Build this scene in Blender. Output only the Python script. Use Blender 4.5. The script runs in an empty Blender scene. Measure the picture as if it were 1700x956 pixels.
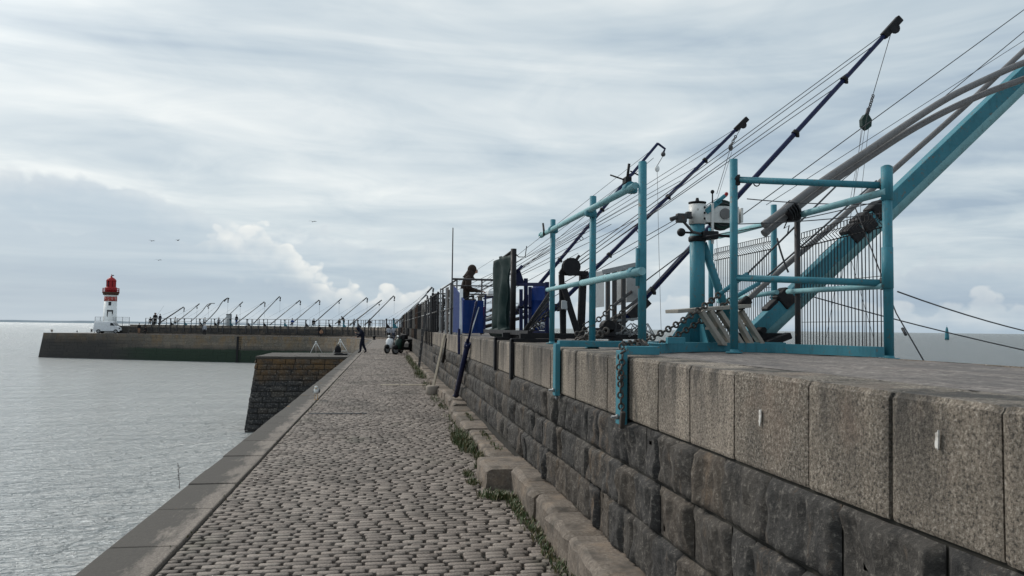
import bpy, bmesh, math, random
from mathutils import Vector as V, Matrix, noise
random.seed(7)
PI = math.pi; R = math.radians
S = bpy.context.scene; COL = S.collection
def lerp(a, b, t): return a + (b - a) * t
# ------------------------------------------------------------------ camera frame
F_ = 1300.0; EYE = V((0, 0, 1.7))
def _ray(x, y): return V(((x - 850) / F_, -(y - 478) / F_, -1.0))
_n = _ray(1700, 554.23).cross(_ray(0, 534)).normalized()
if _n.y < 0: _n = -_n
_y = _ray(642, 541.6).normalized(); _y = (_y - _n * _n.dot(_y)).normalized()
_x = _y.cross(_n)
RM = Matrix((_x, _y, _n))                      # camera axes -> world
def at(x, y, ax, v):                           # sight line through a point, met with the plane axis=v
    r = RM @ _ray(x, y); t = (v - EYE['xyz'.index(ax)]) / r['xyz'.index(ax)]
    return EYE + r * t
cam = bpy.data.cameras.new('camera'); cam.sensor_width = 36; cam.lens = 36 * F_ / 1700
cam.clip_start = 0.05; cam.clip_end = 60000
co = bpy.data.objects.new('camera', cam); COL.objects.link(co)
co.matrix_world = Matrix.Translation(EYE) @ RM.to_4x4()
S.camera = co
# ------------------------------------------------------------------ materials
MATS = {}
def newmat(name):
    m = bpy.data.materials.new(name); m.use_nodes = True; MATS[name] = m
    nt = m.node_tree; b = nt.nodes['Principled BSDF']; return m, nt, b
def nd(nt, t, **k):
    n = nt.nodes.new(t)
    for a, v in k.items():
        if a.startswith('i_'):
            n.inputs[a[2:].replace('_', ' ')].default_value = v
        else: setattr(n, a, v)
    return n
def mix(nt, a, b, f, mode='MIX'):
    n = nt.nodes.new('ShaderNodeMix'); n.data_type = 'RGBA'; n.blend_type = mode
    for i, v in ((0, f), (6, a), (7, b)):
        if hasattr(v, 'default_value') or hasattr(v, 'links'): nt.links.new(v, n.inputs[i])
        else: n.inputs[i].default_value = (*v, 1) if i and len(v) == 3 else v
    return n.outputs[2]
def mth(nt, op, a, b=0.0, c=None, clamp=False):
    n = nt.nodes.new('ShaderNodeMath'); n.operation = op; n.use_clamp = clamp
    for i, v in enumerate((a, b) if c is None else (a, b, c)):
        if hasattr(v, 'links'): nt.links.new(v, n.inputs[i])
        else: n.inputs[i].default_value = v
    return n.outputs[0]
def pos(nt, scale=(1, 1, 1)):
    g = nt.nodes.new('ShaderNodeNewGeometry'); m = nt.nodes.new('ShaderNodeMapping')
    m.inputs['Scale'].default_value = scale
    nt.links.new(g.outputs['Position'], m.inputs['Vector']); return m.outputs[0]
def nz(nt, scale, detail=4, rough=.55, vec=None, stretch=(1, 1, 1), dist=0):
    n = nt.nodes.new('ShaderNodeTexNoise'); n.inputs['Scale'].default_value = scale
    n.inputs['Detail'].default_value = detail; n.inputs['Roughness'].default_value = rough
    n.inputs['Distortion'].default_value = dist
    nt.links.new(vec or pos(nt, stretch), n.inputs['Vector']); return n.outputs['Fac']
def ramp(nt, fac, stops):
    n = nt.nodes.new('ShaderNodeValToRGB'); e = n.color_ramp.elements
    while len(e) < len(stops): e.new(.5)
    for el, (p, c) in zip(e, stops):
        el.position = p; el.color = (*c, 1) if len(c) == 3 else c
    nt.links.new(fac, n.inputs[0]); return n.outputs[0]
def rng(nt, fac, a, b, c=0., d=1.):
    n = nt.nodes.new('ShaderNodeMapRange'); n.inputs[1].default_value = a; n.inputs[2].default_value = b
    n.inputs[3].default_value = c; n.inputs[4].default_value = d; nt.links.new(fac, n.inputs[0]); return n.outputs[0]
def bump(nt, b, h, strength=.5, dist=.02):
    n = nt.nodes.new('ShaderNodeBump'); n.inputs['Strength'].default_value = strength
    n.inputs['Distance'].default_value = dist; nt.links.new(h, n.inputs['Height'])
    nt.links.new(n.outputs[0], b.inputs['Normal'])
def island(nt):
    g = nt.nodes.new('ShaderNodeNewGeometry'); return g.outputs['Random Per Island']
def setc(nt, b, c): nt.links.new(c, b.inputs['Base Color'])
def paint(name, col, rough=.45, rust=.35, metallic=0.0, worn=None, scale=7, fade=.25):
    m, nt, b = newmat(name)
    base = mix(nt, col, tuple(min(1, c * 1.3 + .004) for c in col), rng(nt, nz(nt, scale * .6, 5, .6), .35, .7, 0, fade * 2))
    base = mix(nt, base, tuple(c * .62 for c in col), rng(nt, nz(nt, scale * 2.3, 6, .7, stretch=(1, 1, .3)), .52, .75, 0, .7))
    if rust:
        f = rng(nt, nz(nt, scale * 3.1, 8, .72), .575, .65, 0, min(1, rust * 1.5))
        base = mix(nt, base, worn or (.12, .055, .03), f)
        base = mix(nt, base, (.10, .045, .022), rng(nt, nz(nt, scale * 1.7, 6, .7, stretch=(1.6, 1.6, .22)), .60, .72, 0, rust * .8))
    b.inputs['Specular IOR Level'].default_value = .28
    setc(nt, b, base); b.inputs['Metallic'].default_value = metallic
    nt.links.new(rng(nt, nz(nt, scale * 2, 5), .3, .7, rough - .1, rough + .2), b.inputs['Roughness'])
    bump(nt, b, nz(nt, scale * 9, 4), .18, .004)
    return m
TEAL = paint('teal_paint', (.042, .185, .235), .5, .5, worn=(.16, .10, .06))
TEALL = paint('pale_teal_paint', (.19, .37, .40), .5, .4, worn=(.12, .12, .1))
BLUE = paint('dark_blue_paint', (.006, .012, .055), .45, .3)
BOOTH = paint('booth_blue_panel', (.003, .024, .12), .8, .15, fade=.2)
BARREL = paint('barrel_blue_plastic', (.004, .03, .17), .45, 0)
BLACK = paint('black_steel', (.008, .008, .010), .55, .4, worn=(.04, .028, .02))
GALV = paint('galvanised_steel', (.27, .28, .285), .45, .35, .35, worn=(.12, .09, .07))
PIPE = paint('grey_tube', (.17, .165, .165), .5, .4, .2, worn=(.10, .07, .05))
DKGREY = paint('weathered_grey_steel', (.055, .055, .057), .6, .5)
WHITE = paint('white_enamel', (.62, .62, .60), .4, .35)
CREAM = paint('bleached_wood', (.34, .31, .27), .8, .3, worn=(.3, .25, .2))
PANEL = paint('grey_plastic_panel', (.33, .35, .36), .5, .15)
TARP = paint('dark_green_tarpaulin', (.002, .018, .018), .75, .12, worn=(.05, .10, .09), scale=4)
GREEN = paint('green_enamel', (.005, .026, .02), .4, .3)
RED = paint('red_paint', (.30, .014, .018), .5, .2)
RUST = paint('rusty_iron', (.07, .042, .03), .8, .7)
ROPE = paint('steel_cable', (.075, .075, .08), .5, 0, .3)
CHAINM = paint('old_chain_iron', (.075, .068, .062), .6, .6, .3)
WOOD = paint('pale_timber', (.42, .36, .28), .8, .3, worn=(.2, .15, .1))
GREYW = paint('grey_timber', (.16, .145, .13), .85, .3, worn=(.3, .27, .22))
CONC = paint('concrete', (.27, .235, .20), .9, .3, worn=(.15, .13, .1))
GLASS = paint('dark_glass', (.015, .02, .025), .12, 0)
RUBBER = paint('black_rubber', (.02, .02, .02), .7, 0)
BWHITE = paint('body_white', (.68, .70, .72), .3, 0)
FOAM = paint('white_plastic', (.75, .76, .75), .4, 0)
def cloth(n, c): return paint(n, c, .85, 0, scale=12)
SKIN = cloth('skin', (.42, .24, .17)); HAIR = cloth('dark_hair', (.03, .022, .018))
BROWNC = cloth('brown_jacket_cloth', (.032, .022, .017)); NAVY = cloth('navy_cloth', (.008, .010, .022))
DARKC = cloth('dark_cloth', (.012, .012, .014)); LIGHTC = cloth('pale_grey_cloth', (.34, .36, .40))
JEANS = cloth('blue_denim', (.05, .07, .12)); KHAKI = cloth('tan_cloth', (.28, .16, .10)); BLUEC = cloth('blue_cloth', (.02, .06, .22))
GULLW = cloth('white_feathers', (.65, .65, .63)); GULLG = cloth('grey_feathers', (.12, .12, .125)); BEAK = cloth('yellow_beak', (.5, .28, .05))

def stone(name, ramp_stops, sp_scale, sp_amt, bstr, rough=.85, stain=None, extra=None):
    m, nt, b = newmat(name)
    c = ramp(nt, island(nt), ramp_stops)
    sp = nz(nt, sp_scale, 6, .75)
    c = mix(nt, c, (.01, .01, .01), rng(nt, sp, .49, .38, 0, sp_amt))
    c = mix(nt, c, (.62, .57, .5), rng(nt, sp, .53, .66, 0, sp_amt * .7))
    if stain: c = stain(nt, c)
    setc(nt, b, c); b.inputs['Roughness'].default_value = rough
    h = mth(nt, 'ADD', nz(nt, sp_scale * .5, 8, .7), mth(nt, 'MULTIPLY', nz(nt, sp_scale * .12, 4), .8))
    bump(nt, b, h, bstr, .015)
    return m
def st_sett(nt, c):
    c = mix(nt, c, (.05, .042, .033), rng(nt, nz(nt, .55, 6, .65, stretch=(1.4, .7, 1)), .50, .70, 0, .7))
    c = mix(nt, c, (.06, .065, .035), rng(nt, nz(nt, .8, 6, .65, stretch=(1.4, .7, 1)), .58, .72, 0, .5))
    return mix(nt, c, (.235, .19, .16), rng(nt, nz(nt, 1.1, 4, .6), .52, .75, 0, .5))
SETT = stone('granite_setts', [(0, (.125, .100, .083)), (.3, (.172, .139, .117)), (.7, (.205, .168, .143)), (1, (.26, .218, .185))], 60, .45, .55, .75, st_sett)
def st_cop(nt, c):
    g = nt.nodes.new('ShaderNodeNewGeometry'); s = nt.nodes.new('ShaderNodeSeparateXYZ'); nt.links.new(g.outputs['Position'], s.inputs[0])
    top = rng(nt, s.outputs[2], 1.1, 1.52, 0, 1)
    st = mth(nt, 'MULTIPLY', rng(nt, nz(nt, 3.6, 7, .68, stretch=(1, 1, .30)), .42, .58), rng(nt, top, 0, 1, .25, 1))
    c = mix(nt, c, (.030, .028, .026), mth(nt, 'MULTIPLY', st, .88))
    return mix(nt, c, (.33, .23, .17), rng(nt, nz(nt, 2.1, 4), .6, .8, 0, .4))
COPE = stone('coping_granite', [(0, (.155, .130, .103)), (.35, (.21, .175, .137)), (.7, (.245, .204, .160)), (1, (.30, .25, .20))], 88, .88, .8, .85, st_cop)
def st_dark(nt, c):
    c = mix(nt, c, (.20, .135, .085), rng(nt, nz(nt, 3.6, 8, .75, stretch=(1, 1.4, .5)), .57, .70, 0, .6))
    return mix(nt, c, (.015, .015, .016), rng(nt, nz(nt, 9, 6, .7, stretch=(1, 1, .35)), .5, .68, 0, .75))
ROCK = stone('dark_rock_faced_stone', [(0, (.032, .030, .029)), (.45, (.046, .043, .040)), (.75, (.062, .054, .046)), (1, (.088, .070, .054))], 38, .3, 1.0, .9, st_dark)
def st_kerb(nt, c):
    g = nt.nodes.new('ShaderNodeNewGeometry'); s = nt.nodes.new('ShaderNodeSeparateXYZ'); nt.links.new(g.outputs['Position'], s.inputs[0])
    e = rng(nt, s.outputs[0], -2.05, -1.54, .40, -.14)
    n1 = mth(nt, 'ADD', nz(nt, 3.5, 8, .72, stretch=(1.6, .45, 1)), mth(nt, 'MULTIPLY', e, 1.0))
    c = mix(nt, c, (.040, .036, .031), rng(nt, n1, .44, .60, 0, .88))
    c = mix(nt, c, (.33, .16, .02), mth(nt, 'MULTIPLY', rng(nt, nz(nt, 2.3, 3), .69, .72), rng(nt, s.outputs[0], -1.8, -1.95)))
    return c
KERB = stone('kerb_granite', [(0, (.165, .138, .116)), (1, (.225, .190, .160))], 70, .45, .4, .85, st_kerb)
def st_deck(nt, c):
    c = mix(nt, c, (.06, .055, .055), rng(nt, nz(nt, 2.2, 7, .7, stretch=(1.5, .6, 1)), .45, .65, 0, .65))
    return mix(nt, c, (.26, .20, .175), rng(nt, nz(nt, 1.3, 4), .56, .75, 0, .5))
DECK = stone('worn_deck_stone', [(0, (.165, .142, .128)), (1, (.195, .168, .152))], 26, .6, 1.0, .8, st_deck)
def st_quay(nt, c):
    g = nt.nodes.new('ShaderNodeNewGeometry'); s = nt.nodes.new('ShaderNodeSeparateXYZ'); nt.links.new(g.outputs['Position'], s.inputs[0])
    z = s.outputs[2]; w = mth(nt, 'ADD', z, mth(nt, 'MULTIPLY', nz(nt, .5, 4), .5))
    c = mix(nt, c, (.20, .12, .045), mth(nt, 'MULTIPLY', rng(nt, nz(nt, .9, 6, .7, stretch=(1, 1, .4)), .48, .64, 0, .65), rng(nt, w, -1.9, -.6)))
    dk = rng(nt, s.outputs[0], -33, -44, 0, 1)
    c = mix(nt, c, (.020, .020, .021), mth(nt, 'MULTIPLY', mth(nt, 'MAXIMUM', rng(nt, w, -1.2, -2.1), mth(nt, 'MULTIPLY', dk, rng(nt, w, .0, -1.2, .45, 1))), .85))
    al = mth(nt, 'MULTIPLY', rng(nt, w, -1.75, -1.95), rng(nt, mth(nt, 'ADD', s.outputs[0], mth(nt, 'MULTIPLY', nz(nt, .2, 3), 6)), -40, -33))
    return mix(nt, c, (.012, .032, .016), mth(nt, 'MULTIPLY', al, .85))
QUAY = stone('quay_masonry', [(0, (.105, .092, .075)), (.5, (.13, .112, .088)), (1, (.16, .132, .10))], 9, .4, .7, .85, st_quay)
def st_stub(nt, c):
    g = nt.nodes.new('ShaderNodeNewGeometry'); s = nt.nodes.new('ShaderNodeSeparateXYZ'); nt.links.new(g.outputs['Position'], s.inputs[0])
    w = mth(nt, 'ADD', s.outputs[2], mth(nt, 'MULTIPLY', nz(nt, 1.1, 5), .9))
    return mix(nt, c, (.12, .068, .026), mth(nt, 'MULTIPLY', rng(nt, w, -.95, -.25), rng(nt, nz(nt, 2.2, 7, .72), .36, .60, .15, .95)))
STUB = stone('jetty_block_stone', [(0, (.022, .022, .024)), (.6, (.034, .033, .033)), (1, (.06, .052, .044))], 12, .4, .8, .85, st_stub)
m, nt, b = newmat('dark_mortar'); setc(nt, b, ramp(nt, nz(nt, 9, 6), [(0.3, (.010, .009, .008)), (.7, (.035, .032, .024))])); b.inputs['Roughness'].default_value = .95; MORTAR = m
# far cobbles : same stone, laid as bricks
m, nt, b = newmat('far_setts'); br = nd(nt, 'ShaderNodeTexBrick')
for i, v in (('Color1', (.20, .165, .14, 1)), ('Color2', (.135, .112, .094, 1)), ('Mortar', (.05, .042, .036, 1)), ('Scale', 1.), ('Mortar Size', .012), ('Brick Width', .18), ('Row Height', .125)): br.inputs[i].default_value = v
nt.links.new(pos(nt), br.inputs['Vector']); c = mix(nt, br.outputs[0], (.24, .20, .17), rng(nt, nz(nt, .7, 5), .5, .75, 0, .6)); setc(nt, b, c); b.inputs['Roughness'].default_value = .8; FARSETT = m
# water
m, nt, b = newmat('sea_water'); b.inputs['IOR'].default_value = 1.33
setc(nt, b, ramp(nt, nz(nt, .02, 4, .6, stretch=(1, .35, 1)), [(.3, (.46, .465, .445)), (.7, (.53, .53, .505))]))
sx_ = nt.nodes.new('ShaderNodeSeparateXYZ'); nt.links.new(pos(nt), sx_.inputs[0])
# cloud shade put into the open sea's colour, glitter brightness into the harbour side
open_shade = rng(nt, mth(nt, 'ADD', sx_.outputs[0], mth(nt, 'MULTIPLY', sx_.outputs[1], .12)), 18, 60)
bright_sea = ramp(nt, nz(nt, .02, 4, .6, stretch=(1, .35, 1)), [(.3, (.64, .65, .635)), (.7, (.72, .725, .705))])
setc(nt, b, mix(nt, bright_sea, (.15, .155, .14), mth(nt, 'MULTIPLY', open_shade, rng(nt, sx_.outputs[0], -40, 10))))
b.inputs['Roughness'].default_value = .22
g = nt.nodes.new('ShaderNodeNewGeometry'); ln = nt.nodes.new('ShaderNodeVectorMath'); ln.operation = 'LENGTH'; nt.links.new(g.outputs['Position'], ln.inputs[0])
far = rng(nt, ln.outputs['Value'], 10, 400, 1, 1.0)
h = mth(nt, 'ADD', mth(nt, 'MULTIPLY', nz(nt, 1.1, 3, .62, stretch=(.75, 1.5, 1), dist=.4), .8), mth(nt, 'MULTIPLY', nz(nt, .16, 2, .6, stretch=(.6, 1.6, 1)), 2.2))
h = mth(nt, 'ADD', h, mth(nt, 'MULTIPLY', nz(nt, 3.4, 3, .65, stretch=(.7, 1.5, 1), dist=.5), .5))
bn = nt.nodes.new('ShaderNodeBump'); bn.inputs['Distance'].default_value = 1.6; nt.links.new(h, bn.inputs['Height']); nt.links.new(far, bn.inputs['Strength']); nt.links.new(bn.outputs[0], b.inputs['Normal']); WATER = m
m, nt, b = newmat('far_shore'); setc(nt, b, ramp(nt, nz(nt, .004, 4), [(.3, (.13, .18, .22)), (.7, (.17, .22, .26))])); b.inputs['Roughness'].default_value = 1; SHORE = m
m, nt, b = newmat('weed_leaves'); setc(nt, b, ramp(nt, island(nt), [(0, (.035, .065, .016)), (.5, (.065, .095, .028)), (.75, (.12, .11, .05)), (1, (.22, .17, .09))])); b.inputs['Roughness'].default_value = .6; WEED = m
m, nt, b = newmat('white_paint_flake'); setc(nt, b, ramp(nt, nz(nt, 60, 4), [(.35, (.45, .42, .38)), (.6, (.72, .70, .66))])); b.inputs['Roughness'].default_value = .8; FLAKE = m
# ------------------------------------------------------------------ mesh builder
SPLIT = {k: k for k in 'anchor_bolt base_beam boom_fitting clamp collar cross_bar cross_board end_rail hoist_line plate rail thin_line top_slab cap bumper'.split()}
SPLIT.update(eyes='eye', wings='wing', feet='foot', rungs='rung', screen_boards='screen_board')
class B:
    def __init__(s): s.v = []; s.f = []; s.m = []; s.mats = []; s.sm = []
    def mi(s, m):
        if m not in s.mats: s.mats.append(m)
        return s.mats.index(m)
    def add(s, vs, fs, m=None, smooth=False):
        o = len(s.v); s.v += [tuple(v) for v in vs]; k = s.mi(m) if m else 0
        for f in fs: s.f.append(tuple(i + o for i in f)); s.m.append(k); s.sm.append(smooth)
        return s
    def box(s, c, d, rot=None, m=None, bev=0.0):
        c = V(c); x, y, z = (d[0] / 2, d[1] / 2, d[2] / 2)
        r = rot if rot is not None else Matrix.Identity(3)
        bv = bev
        if bv <= 0:
            vs = [c + r @ V((sx * x, sy * y, sz * z)) for sz in (-1, 1) for sy in (-1, 1) for sx in (-1, 1)]
            return s.add(vs, [(0, 2, 3, 1), (4, 5, 7, 6), (0, 1, 5, 4), (2, 6, 7, 3), (0, 4, 6, 2), (1, 3, 7, 5)], m)
        bm = bmesh.new(); bmesh.ops.create_cube(bm, size=1)
        for v in bm.verts: v.co = V((v.co.x * d[0], v.co.y * d[1], v.co.z * d[2]))
        bmesh.ops.bevel(bm, geom=bm.edges[:], offset=bv, segments=2, affect='EDGES', profile=.5)
        vs = [c + r @ v.co for v in bm.verts]; fs = [tuple(v.index for v in f.verts) for f in bm.faces]
        bm.verts.index_update(); bm.free(); return s.add(vs, fs, m)
    def tube(s, p0, p1, r, r1=None, n=10, m=None, cap=True):
        return s.path([p0, p1], [r, r if r1 is None else r1], n, m, cap)
    def path(s, pts, r, n=8, m=None, cap=True, closed=False):
        pts = [V(p) for p in pts]; k = len(pts)
        rr = r if isinstance(r, (list, tuple)) else [r] * k
        vs = []; up = None
        for i, p in enumerate(pts):
            if closed: t = pts[(i + 1) % k] - pts[i - 1]
            else: t = pts[min(i + 1, k - 1)] - pts[max(i - 1, 0)]
            t.normalize()
            if up is None: up = t.orthogonal().normalized()
            up = (up - t * up.dot(t)).normalized(); w = t.cross(up)
            for j in range(n):
                a = 2 * PI * j / n; vs.append(p + (up * math.cos(a) + w * math.sin(a)) * rr[i])
        fs = []
        for i in range(k if closed else k - 1):
            for j in range(n):
                a = i * n + j; b_ = i * n + (j + 1) % n; q = ((i + 1) % k) * n
                fs.append((a, b_, q + (j + 1) % n, q + j))
        s.add(vs, fs, m, True)
        if cap and not closed:
            o = len(s.v) - len(vs); kk = s.mi(m) if m else 0
            s.f.append(tuple(o + j for j in reversed(range(n)))); s.m.append(kk); s.sm.append(False)
            s.f.append(tuple(o + (k - 1) * n + j for j in range(n))); s.m.append(kk); s.sm.append(False)
        return s
    def beam(s, p0, p1, w, h, m=None, bev=0, up=V((0, 0, 1))):
        p0 = V(p0); p1 = V(p1); d = p1 - p0; L = d.length; y = d.normalized()
        x = y.cross(up)
        if x.length < 1e-4: x = V((1, 0, 0))
        x.normalize(); z = x.cross(y)
        return s.box((p0 + p1) / 2, (w, L, h), Matrix((x, y, z)).transposed(), m, bev)
    def lathe(s, c, prof, n=24, m=None, axis=None):
        c = V(c); q = V((0, 0, 1)).rotation_difference(V(axis)).to_matrix() if axis is not None else Matrix.Identity(3)
        vs = []
        for r, z in prof:
            for j in range(n):
                a = 2 * PI * j / n; vs.append(c + q @ V((r * math.cos(a), r * math.sin(a), z)))
        fs = [(i * n + j, i * n + (j + 1) % n, (i + 1) * n + (j + 1) % n, (i + 1) * n + j) for i in range(len(prof) - 1) for j in range(n)]
        s.add(vs, fs, m, True); o = len(s.v) - len(vs); kk = s.mi(m) if m else 0
        if prof[0][0] > 1e-4: s.f.append(tuple(o + j for j in reversed(range(n)))); s.m.append(kk); s.sm.append(False)
        if prof[-1][0] > 1e-4: s.f.append(tuple(o + (len(prof) - 1) * n + j for j in range(n))); s.m.append(kk); s.sm.append(False)
        return s
    def ball(s, c, r, m=None, n=14, k=8, sc=(1, 1, 1)):
        c = V(c); vs = [c + V((0, 0, -r * sc[2]))]
        for i in range(1, k):
            a = -PI / 2 + PI * i / k
            for j in range(n):
                b_ = 2 * PI * j / n; vs.append(c + V((r * math.cos(a) * math.cos(b_) * sc[0], r * math.cos(a) * math.sin(b_) * sc[1], r * math.sin(a) * sc[2])))
        vs.append(c + V((0, 0, r * sc[2]))); fs = []
        for j in range(n): fs.append((0, 1 + (j + 1) % n, 1 + j)); fs.append((len(vs) - 1, 1 + (k - 2) * n + j, 1 + (k - 2) * n + (j + 1) % n))
        for i in range(k - 2):
            for j in range(n): a = 1 + i * n + j; b_ = 1 + i * n + (j + 1) % n; fs.append((a, b_, b_ + n, a + n))
        return s.add(vs, fs, m, True)
    def prism(s, poly, vec, m=None):
        vec = V(vec); k = len(poly); vs = [V(p) for p in poly] + [V(p) + vec for p in poly]
        return s.add(vs, [tuple(reversed(range(k))), tuple(range(k, 2 * k))] + [(i, (i + 1) % k, k + (i + 1) % k, k + i) for i in range(k)], m)
    def clusters(s):
        par = list(range(len(s.v)))
        def f(a):
            while par[a] != a: par[a] = par[par[a]]; a = par[a]
            return a
        for fc in s.f:
            for q in fc[1:]: par[f(q)] = f(fc[0])
        g = {}
        for i in range(len(s.v)): g.setdefault(f(i), []).append(i)
        ks = list(g); bb = [[min(s.v[i][k] for i in g[q]) for k in range(3)] + [max(s.v[i][k] for i in g[q]) for k in range(3)] for q in ks]
        p = list(range(len(ks)))
        def h(a):
            while p[a] != a: a = p[a]
            return a
        for i in range(len(ks)):
            for j in range(i):
                if all(bb[i][k] - .01 <= bb[j][k + 3] and bb[j][k] - .01 <= bb[i][k + 3] for k in range(3)): p[h(i)] = h(j)
        cl = {}
        for i, q in enumerate(ks): cl.setdefault(h(i), []).append(q)
        out = []
        for c in cl.values():
            roots = set(c); fs = [i for i, fc in enumerate(s.f) if f(fc[0]) in roots]; used = sorted({v for i in fs for v in s.f[i]}); mp = {v: i for i, v in enumerate(used)}
            t = B(); t.v = [s.v[v] for v in used]; t.f = [tuple(mp[v] for v in s.f[i]) for i in fs]; t.m = [s.m[i] for i in fs]; t.sm = [s.sm[i] for i in fs]; t.mats = list(s.mats); out.append(t)
        return out
    def build(s, name, m=None, parent=None, loc=None):
        s.objs = []
        if name in SPLIT:
            cs = s.clusters()
            if len(cs) > 1:
                s.objs = [c._build(SPLIT[name], m, parent, loc) for c in cs]; return s.objs[0]
            name = SPLIT[name] if len(cs) == 1 and name not in ('eyes', 'wings') else name
        o = s._build(name, m, parent, loc); s.objs = [o]; return o
    def _build(s, name, m=None, parent=None, loc=None):
        me = bpy.data.meshes.new(name); off = V((0, 0, 0))
        if parent is not None: off = wloc(parent)
        elif loc is not None: off = V(loc)
        me.from_pydata([tuple(V(v) - off) for v in s.v], [], s.f)
        if s.mats:
            for q in s.mats: me.materials.append(q)
            me.polygons.foreach_set('material_index', s.m)
        elif m: me.materials.append(m)
        me.polygons.foreach_set('use_smooth', s.sm); me.update()
        bm = bmesh.new(); bm.from_mesh(me); bmesh.ops.recalc_face_normals(bm, faces=bm.faces[:]); bm.to_mesh(me); bm.free()
        o = bpy.data.objects.new(name, me); COL.objects.link(o)
        if parent is not None: o.parent = parent
        elif loc is not None: o.location = loc
        return o
def wloc(o):
    p = V(o.location); q = o.parent
    while q is not None: p += V(q.location); q = q.parent
    return p
def tag(o, label=None, cat=None, group=None, kind=None):
    if label: o['label'] = label
    if cat: o['category'] = cat
    if group: o['group'] = group
    if kind: o['kind'] = kind
    return o
def thing(name, label, cat, loc=(0, 0, 0), group=None):
    o = bpy.data.objects.new(name, None); COL.objects.link(o); o.location = V(loc); o.empty_display_size = .2
    return tag(o, label, cat, group)
def kids(o): return [c for c in bpy.data.objects if c.parent == o]
def copy_tree(o, loc=None, parent=None, rz=None):
    c = o.copy(); COL.objects.link(c); c.parent = parent
    if loc is not None: c.location = V(loc)
    if rz is not None: c.rotation_euler.z = rz
    for k in kids(o): copy_tree(k, None, c)
    return c
def smooth_path(ps, n=8):
    ps = [V(p) for p in ps]; out = []
    for i in range(len(ps) - 1):
        a = ps[max(i - 1, 0)]; b_ = ps[i]; c = ps[i + 1]; d = ps[min(i + 2, len(ps) - 1)]
        for j in range(n):
            t = j / n; out.append(.5 * ((2 * b_) + (c - a) * t + (2 * a - 5 * b_ + 4 * c - d) * t * t + (3 * b_ - a - 3 * c + d) * t ** 3))
    out.append(ps[-1]); return out
def sag(p0, p1, s=.05, n=8):
    p0 = V(p0); p1 = V(p1); return [p0.lerp(p1, i / n) - V((0, 0, s * 4 * (i / n) * (1 - i / n))) for i in range(n + 1)]
# ================================================================== SETTING
XQ, XK, XL, XW = -2.05, -1.54, 1.30, 1.55        # quay edge, kerb inner line, footing face, wall face
ZC, ZB, Z1, Z2, ZL = 1.517, 1.116, .82, .535, .23
XB = 3.50; ZW = -4.0
# quay edge plan line : straight, then the bend to the left
edge = [(XQ, -9), (XQ, 20), (XQ, 45), (XQ, 70), (XQ, 88), (-2.25, 98), (-4.6, 109), (-10.3, 118.5), (-20.0, 122.5), (-31, 127), (-38, 130.5), (-46, 134), (-55.2, 138.2)]
ep = smooth_path([(a, b, 0) for a, b in edge], 6)
def offs(pts, d):
    out = []
    for i, p in enumerate(pts):
        t = (pts[min(i + 1, len(pts) - 1)] - pts[max(i - 1, 0)]).normalized(); nn = V((t.y, -t.x, 0)); out.append(p + nn * d)
    return out
def strip(b, la, za, lb, zb, m=None):
    k = len(la); b.add([V((p.x, p.y, za)) for p in la] + [V((p.x, p.y, zb)) for p in lb], [(i, i + 1, k + i + 1, k + i) for i in range(k - 1)], m)
# water and far shore
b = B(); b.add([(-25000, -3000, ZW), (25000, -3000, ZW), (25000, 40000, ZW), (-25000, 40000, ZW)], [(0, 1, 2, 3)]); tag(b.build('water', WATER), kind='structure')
b = B(); n = 70; random.seed(3)
for row in (0, 1):
    pass
top = []
for i in range(n + 1):
    x = -9500 + i * 130; top.append((x, 26 + 16 * noise.noise(V((i * .11, 3, 0))) + 5 * noise.noise(V((i * .6, 9, 0)))))
vs = [(x, 12000, ZW) for x, h in top] + [(x, 12300, max(3, h) * (1 if x < -2500 else max(.15, 1 - (x + 2500) / 2500))) for x, h in top] + [(x, 13500, ZW) for x, h in top]
k = n + 1; b.add(vs, [(i, i + 1, k + i + 1, k + i) for i in range(n)] + [(k + i, k + i + 1, 2 * k + i + 1, 2 * k + i) for i in range(n)])
tag(b.build('hills', SHORE), kind='structure')
# pier body (top sheet under everything)
b = B(); strip(b, ep, -.028, offs(ep, 5.55), -.028); tag(b.build('ground', MORTAR), kind='structure')
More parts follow.
